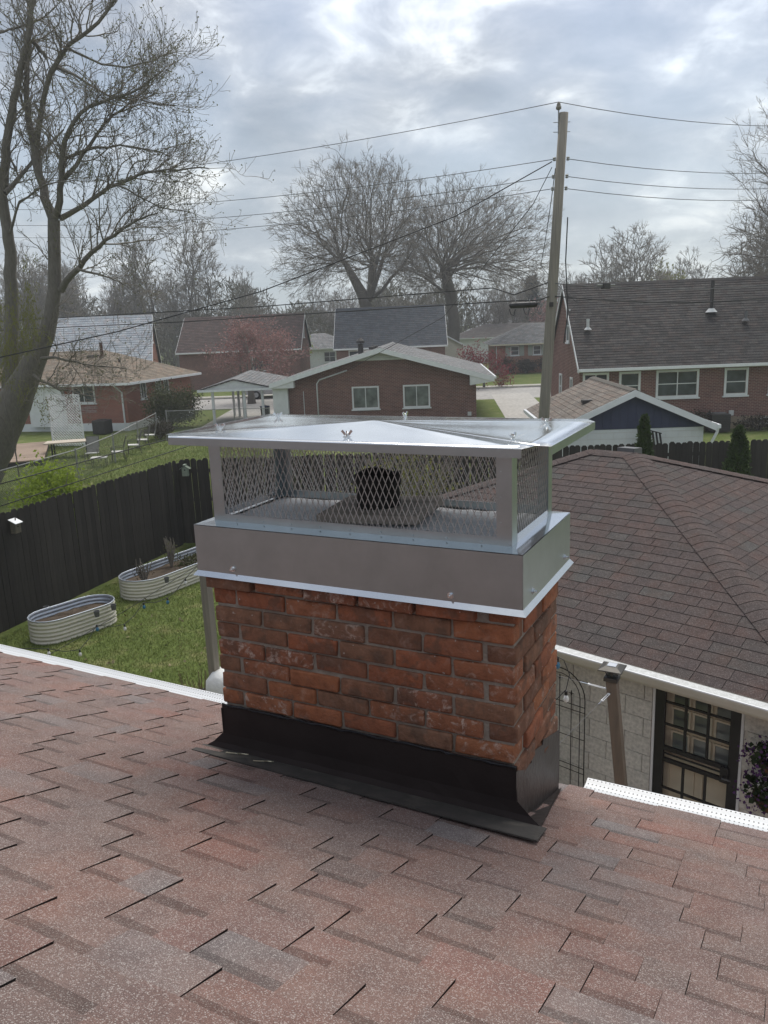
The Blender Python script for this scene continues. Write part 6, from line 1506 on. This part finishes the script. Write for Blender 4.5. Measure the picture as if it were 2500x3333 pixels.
shrub('budding_shrub', (.75, 18.6, 0), (1.35, .7, 1.35), 3200, .075, M['bud_yellow'], 'tall budding shrub before the back fence, seen through the cap mesh', 7, 40)
for i, (x, y, s, l_) in enumerate(((13.0, 82.6, 1.1, 'dark hedge bush under the shuttered ranch, left one'), (15.0, 82.4, 1.0, 'dark hedge bush under the shuttered ranch, middle one'), (17.2, 82.3, 1.1, 'dark hedge bush under the shuttered ranch, right one'))): shrub('hedge_bush', (x, y, 0), (1.2, .8, .75 * s), 1300, .2, M['hedge'], l_, 10 + i, 10, 'bush', 'bushes under the shuttered ranch')
for i, (x, y, h, l_) in enumerate(((-5.05, 15.95, .55, 'small leafless shrub in the long raised bed, nearest one'), (-4.75, 17.0, .75, 'small leafless shrub in the long raised bed, middle one'), (-4.05, 17.6, .6, 'small leafless shrub in the long raised bed beside the cap'))):
    shrub('bed_shrub', (x, y, .27), (.22, .22, h * .5), 120, .045, M['bud'] if i else M['hedge'], l_, 20 + i, 16, 'shrub', 'shrubs in the long raised bed')
shrub('bed_herbs', (-4.35, 17.25, .25), (.5, .5, .09), 900, .05, M['bushgreen'], 'low green herbs growing in the long raised bed', 25, 6, 'herbs')
shrub('brown_shrub', (14.6, 36.3, 0), (.9, .6, .5), 1200, .10, M['hedge'], 'low brown shrub by the big brown house', 27, 20); shrub('brown_shrub', (17.2, 36.2, 0), (1.2, .5, .35), 1200, .10, M['hedge'], 'low brown ground shrub under the big brown house wall', 28, 20)
# fallen leaves on the lawn
def litter(rg, n):
    x = rg.uniform(-5.2, -1, n); y = rg.uniform(8.5, 16, n); return np.stack([x, y, np.full(n, .03)], 1)
V, F = leafcloud(170, litter, .07, 9, 0, .7); tag(link('fallen_leaves', npmesh('fallen_leaves', V, F), pmat('dry leaf', (.38, .33, .2), (.28, .22, .12), 3, .9, coord='pos')), 'pale fallen leaves scattered on the lawn', 'leaves', kind='stuff')

# ================================================================ utility pole and wires
pl = empty('utility_pole', (4.77, 24.0, 0), 0, 'leaning grey wooden utility pole behind the back fence', 'utility pole')
MB().tube([(0, 0, 0), (.17, 0, 2.8), (.42, 0, 6.9), (.65, 0, 10.85)], [.175, .16, .145, .125], 16).build('shaft', M['pole'], pl, smooth=True)
MB().tube([(.50, -.02, 10.3), (.50, -.02, 10.95)], .02, 6).build('insulator_pin', M['galv'], pl)
MB().lathe([(.03, 0), (.075, .03), (.075, .09), (.05, .10), (.06, .13), (.03, .2), (.001, .22)], (.50, -.02, 10.92), 12).build('insulator', M['pole'], pl, smooth=True)
for z in (10.35, 10.6): MB().tube([(.35, -.05, z), (.82, -.05, z)], .010, 6).build('bolt', M['galv'], pl)
for z, x in ((9.66, .585), (9.2, .56), (8.88, .54)):
    MB().lathe([(.03, -.05), (.05, -.03), (.035, 0), (.05, .03), (.03, .05)], (x - .19, -.02, z), 10).build('spool_insulator', M['galv'], pl); MB().lathe([(.03, -.05), (.05, -.03), (.035, 0), (.05, .03), (.03, .05)], (x + .19, -.02, z), 10).build('spool_insulator', M['galv'], pl)
MB().tube([(.78, -.05, 8.1), (.72, -.12, 6.9), (.78, -.10, 6.0), (.80, -.10, 5.4), (.70, -.1, 4.6)], .018, 6).build('ground_wire', M['wire'], pl)
MB().box((.25, -.22, 5.65), (.36, -.17, 5.78)).build('tag_plate', M['vent_dark'], pl)
def wire(pts, r, label, mat='aluwire', sag=0.0, name='overhead_wire', grp=None):
    P = []
    for a, b in zip(pts, pts[1:]):
        a = Vector(a); b = Vector(b); n = max(6, int((b - a).length / 1.5))
        for i in range(n): f = i / n; q = a.lerp(b, f); q.z -= sag * 4 * f * (1 - f) * ((b - a).length / 20); P.append(q)
    P.append(Vector(pts[-1])); o = MB().tube(P, r, 6).build(name, M[mat], None, smooth=True); tag(o, label, 'wire', grp); return o
wire([(5.27, 24, 11.13), (-17.33, 40, 12.45)], .010, 'topmost power line running left from the pole top', sag=.25, grp='power lines left of the pole')
wire([(5.14, 24, 9.66), (-17.49, 40, 11.35)], .010, 'second power line from the top running left from the pole', sag=.3, grp='power lines left of the pole'); wire([(5.10, 24, 9.2), (-17.6, 40, 10.65)], .010, 'third power line from the top running left from the pole', sag=.3, grp='power lines left of the pole'); wire([(5.07, 24, 8.88), (-17.68, 40, 10.1)], .010, 'fourth power line from the top running left from the pole', sag=.3, grp='power lines left of the pole')
wire([(5.27, 24, 11.13), (13.9, 30, 11.55), (28, 39.8, 12.6)], .010, 'topmost power line running right from the pole top', sag=.25, grp='power lines right of the pole')
wire([(5.53, 24, 9.66), (14.0, 30, 10.01), (28, 39.8, 10.9)], .010, 'second power line from the top running right from the pole', sag=.25, grp='power lines right of the pole'); wire([(5.5, 24, 9.2), (14.04, 30, 9.5), (28, 39.8, 10.3)], .010, 'third power line from the top running right from the pole', sag=.25, grp='power lines right of the pole'); wire([(5.48, 24, 8.88), (14.07, 30, 9.12), (28, 39.8, 9.8)], .010, 'fourth power line from the top running right from the pole', sag=.25, grp='power lines right of the pole')
wire([(-15.5, 34, 6.11), (-4.02, 29, 6.13), (3.55, 25, 6.29), (4.12, 24.5, 6.05), (4.98, 23.85, 6.33)], .018, 'thick black telephone cable, the upper of two left of the pole', 'wire'); wire([(-15.56, 34, 5.75), (-7.12, 30.5, 5.74), (3.99, 24.6, 5.88), (4.81, 24.1, 5.86), (5.0, 23.85, 5.94)], .018, 'thick black telephone cable carrying the splice case', 'wire')
wire([(5.2, 23.85, 5.94), (14.3, 30, 5.75), (28, 39.8, 6.0)], .017, 'thick black cable crossing before the big dark roof', 'wire', .3); wire([(5.2, 23.85, 6.3), (14.3, 30, 6.22), (28, 39.8, 6.6)], .012, 'thin wire skimming the ridge of the big dark roof', 'aluwire', .3)
wire([(-9.25, 20, 4.92), (-6.65, 21, 5.42), (-3.02, 22, 6.32), (2.3, 23.3, 8.17), (5.1, 24, 9.6)], .0165, 'twisted service cable sloping down left from the pole', 'wire'); wire([(5.1, 24, 9.45), (5.15, 27, 8.9), (3.11, 38, 5.59), (-1.67, 44.2, 3.02)], .012, 'service wire dropping from the pole to the gable end house', 'wire')
wire([(5.2, 24, 9.42), (6.6, 33, 7.4), (9.3, 37.9, 6.0)], .012, 'service wire dropping from the pole to the big dark roof', 'wire', .4)
wire([(-7.77, 16, 2.48), (-5.79, 19, 2.72), (-4.0, 21.8, 2.9)], .012, 'thin dark wire over the left fence, the upper one', 'wire'); wire([(-6.86, 14, 2.43), (-3.93, 17.5, 2.98), (-2.2, 19.6, 3.3)], .009, 'thin dark wire over the left fence, the lower one', 'wire')
sp_ = empty('splice_case', (4.35, 24.3, 5.74), math.atan2(-.55, .85), 'black cylindrical splice case hanging on the telephone cable', 'splice case')
MB().lathe([(.03, -.44), (.07, -.41), (.085, -.38), (.085, .38), (.07, .41), (.03, .44)], (0, 0, 0), 14, 'x').build('case', M['black_metal'], sp_)
for x in (-.25, .2): MB().tube([(x, 0, .1), (x, 0, .17)], .012, 6).build('hanger', M['galv'], sp_); MB().tube([(x, 0, -.11), (x - .05, 0, -.3), (x - .15, .02, -.25), (x - .2, 0, -.09)], .012, 5).build('loop_cable', M['wire'], sp_)
tp_ = empty('cable_tap', (7.0, 25.1, 6.25), rad(35), 'small grey tap box hanging on the thin wire right of the pole', 'tap box'); MB().box((-.16, -.06, -.12), (.16, .06, .06)).build('box', M['vent_dark'], tp_, bevel=.02); MB().tube([(-.4, 0, 0), (.4, 0, 0)], .03, 6).build('clamp', M['galv'], tp_)

# ================================================================ air between us and the far trees
hz_m = bpy.data.materials.new('thin haze'); hz_m.use_nodes = True; nt = hz_m.node_tree
for n in list(nt.nodes):
    if n.type == 'BSDF_PRINCIPLED': nt.nodes.remove(n)
pv = nt.nodes.new('ShaderNodeVolumePrincipled'); pv.inputs['Color'].default_value = (.92, .95, 1, 1); pv.inputs['Density'].default_value = .0011; pv.inputs['Anisotropy'].default_value = .3
nt.links.new(pv.outputs[0], nt.nodes['Material Output'].inputs['Volume'])
hz_o = MB().box((-160, -60, -1), (160, 240, 32)).build('haze', hz_m); tag(hz_o, 'thin pale spring haze over the gardens', 'haze', kind='stuff')
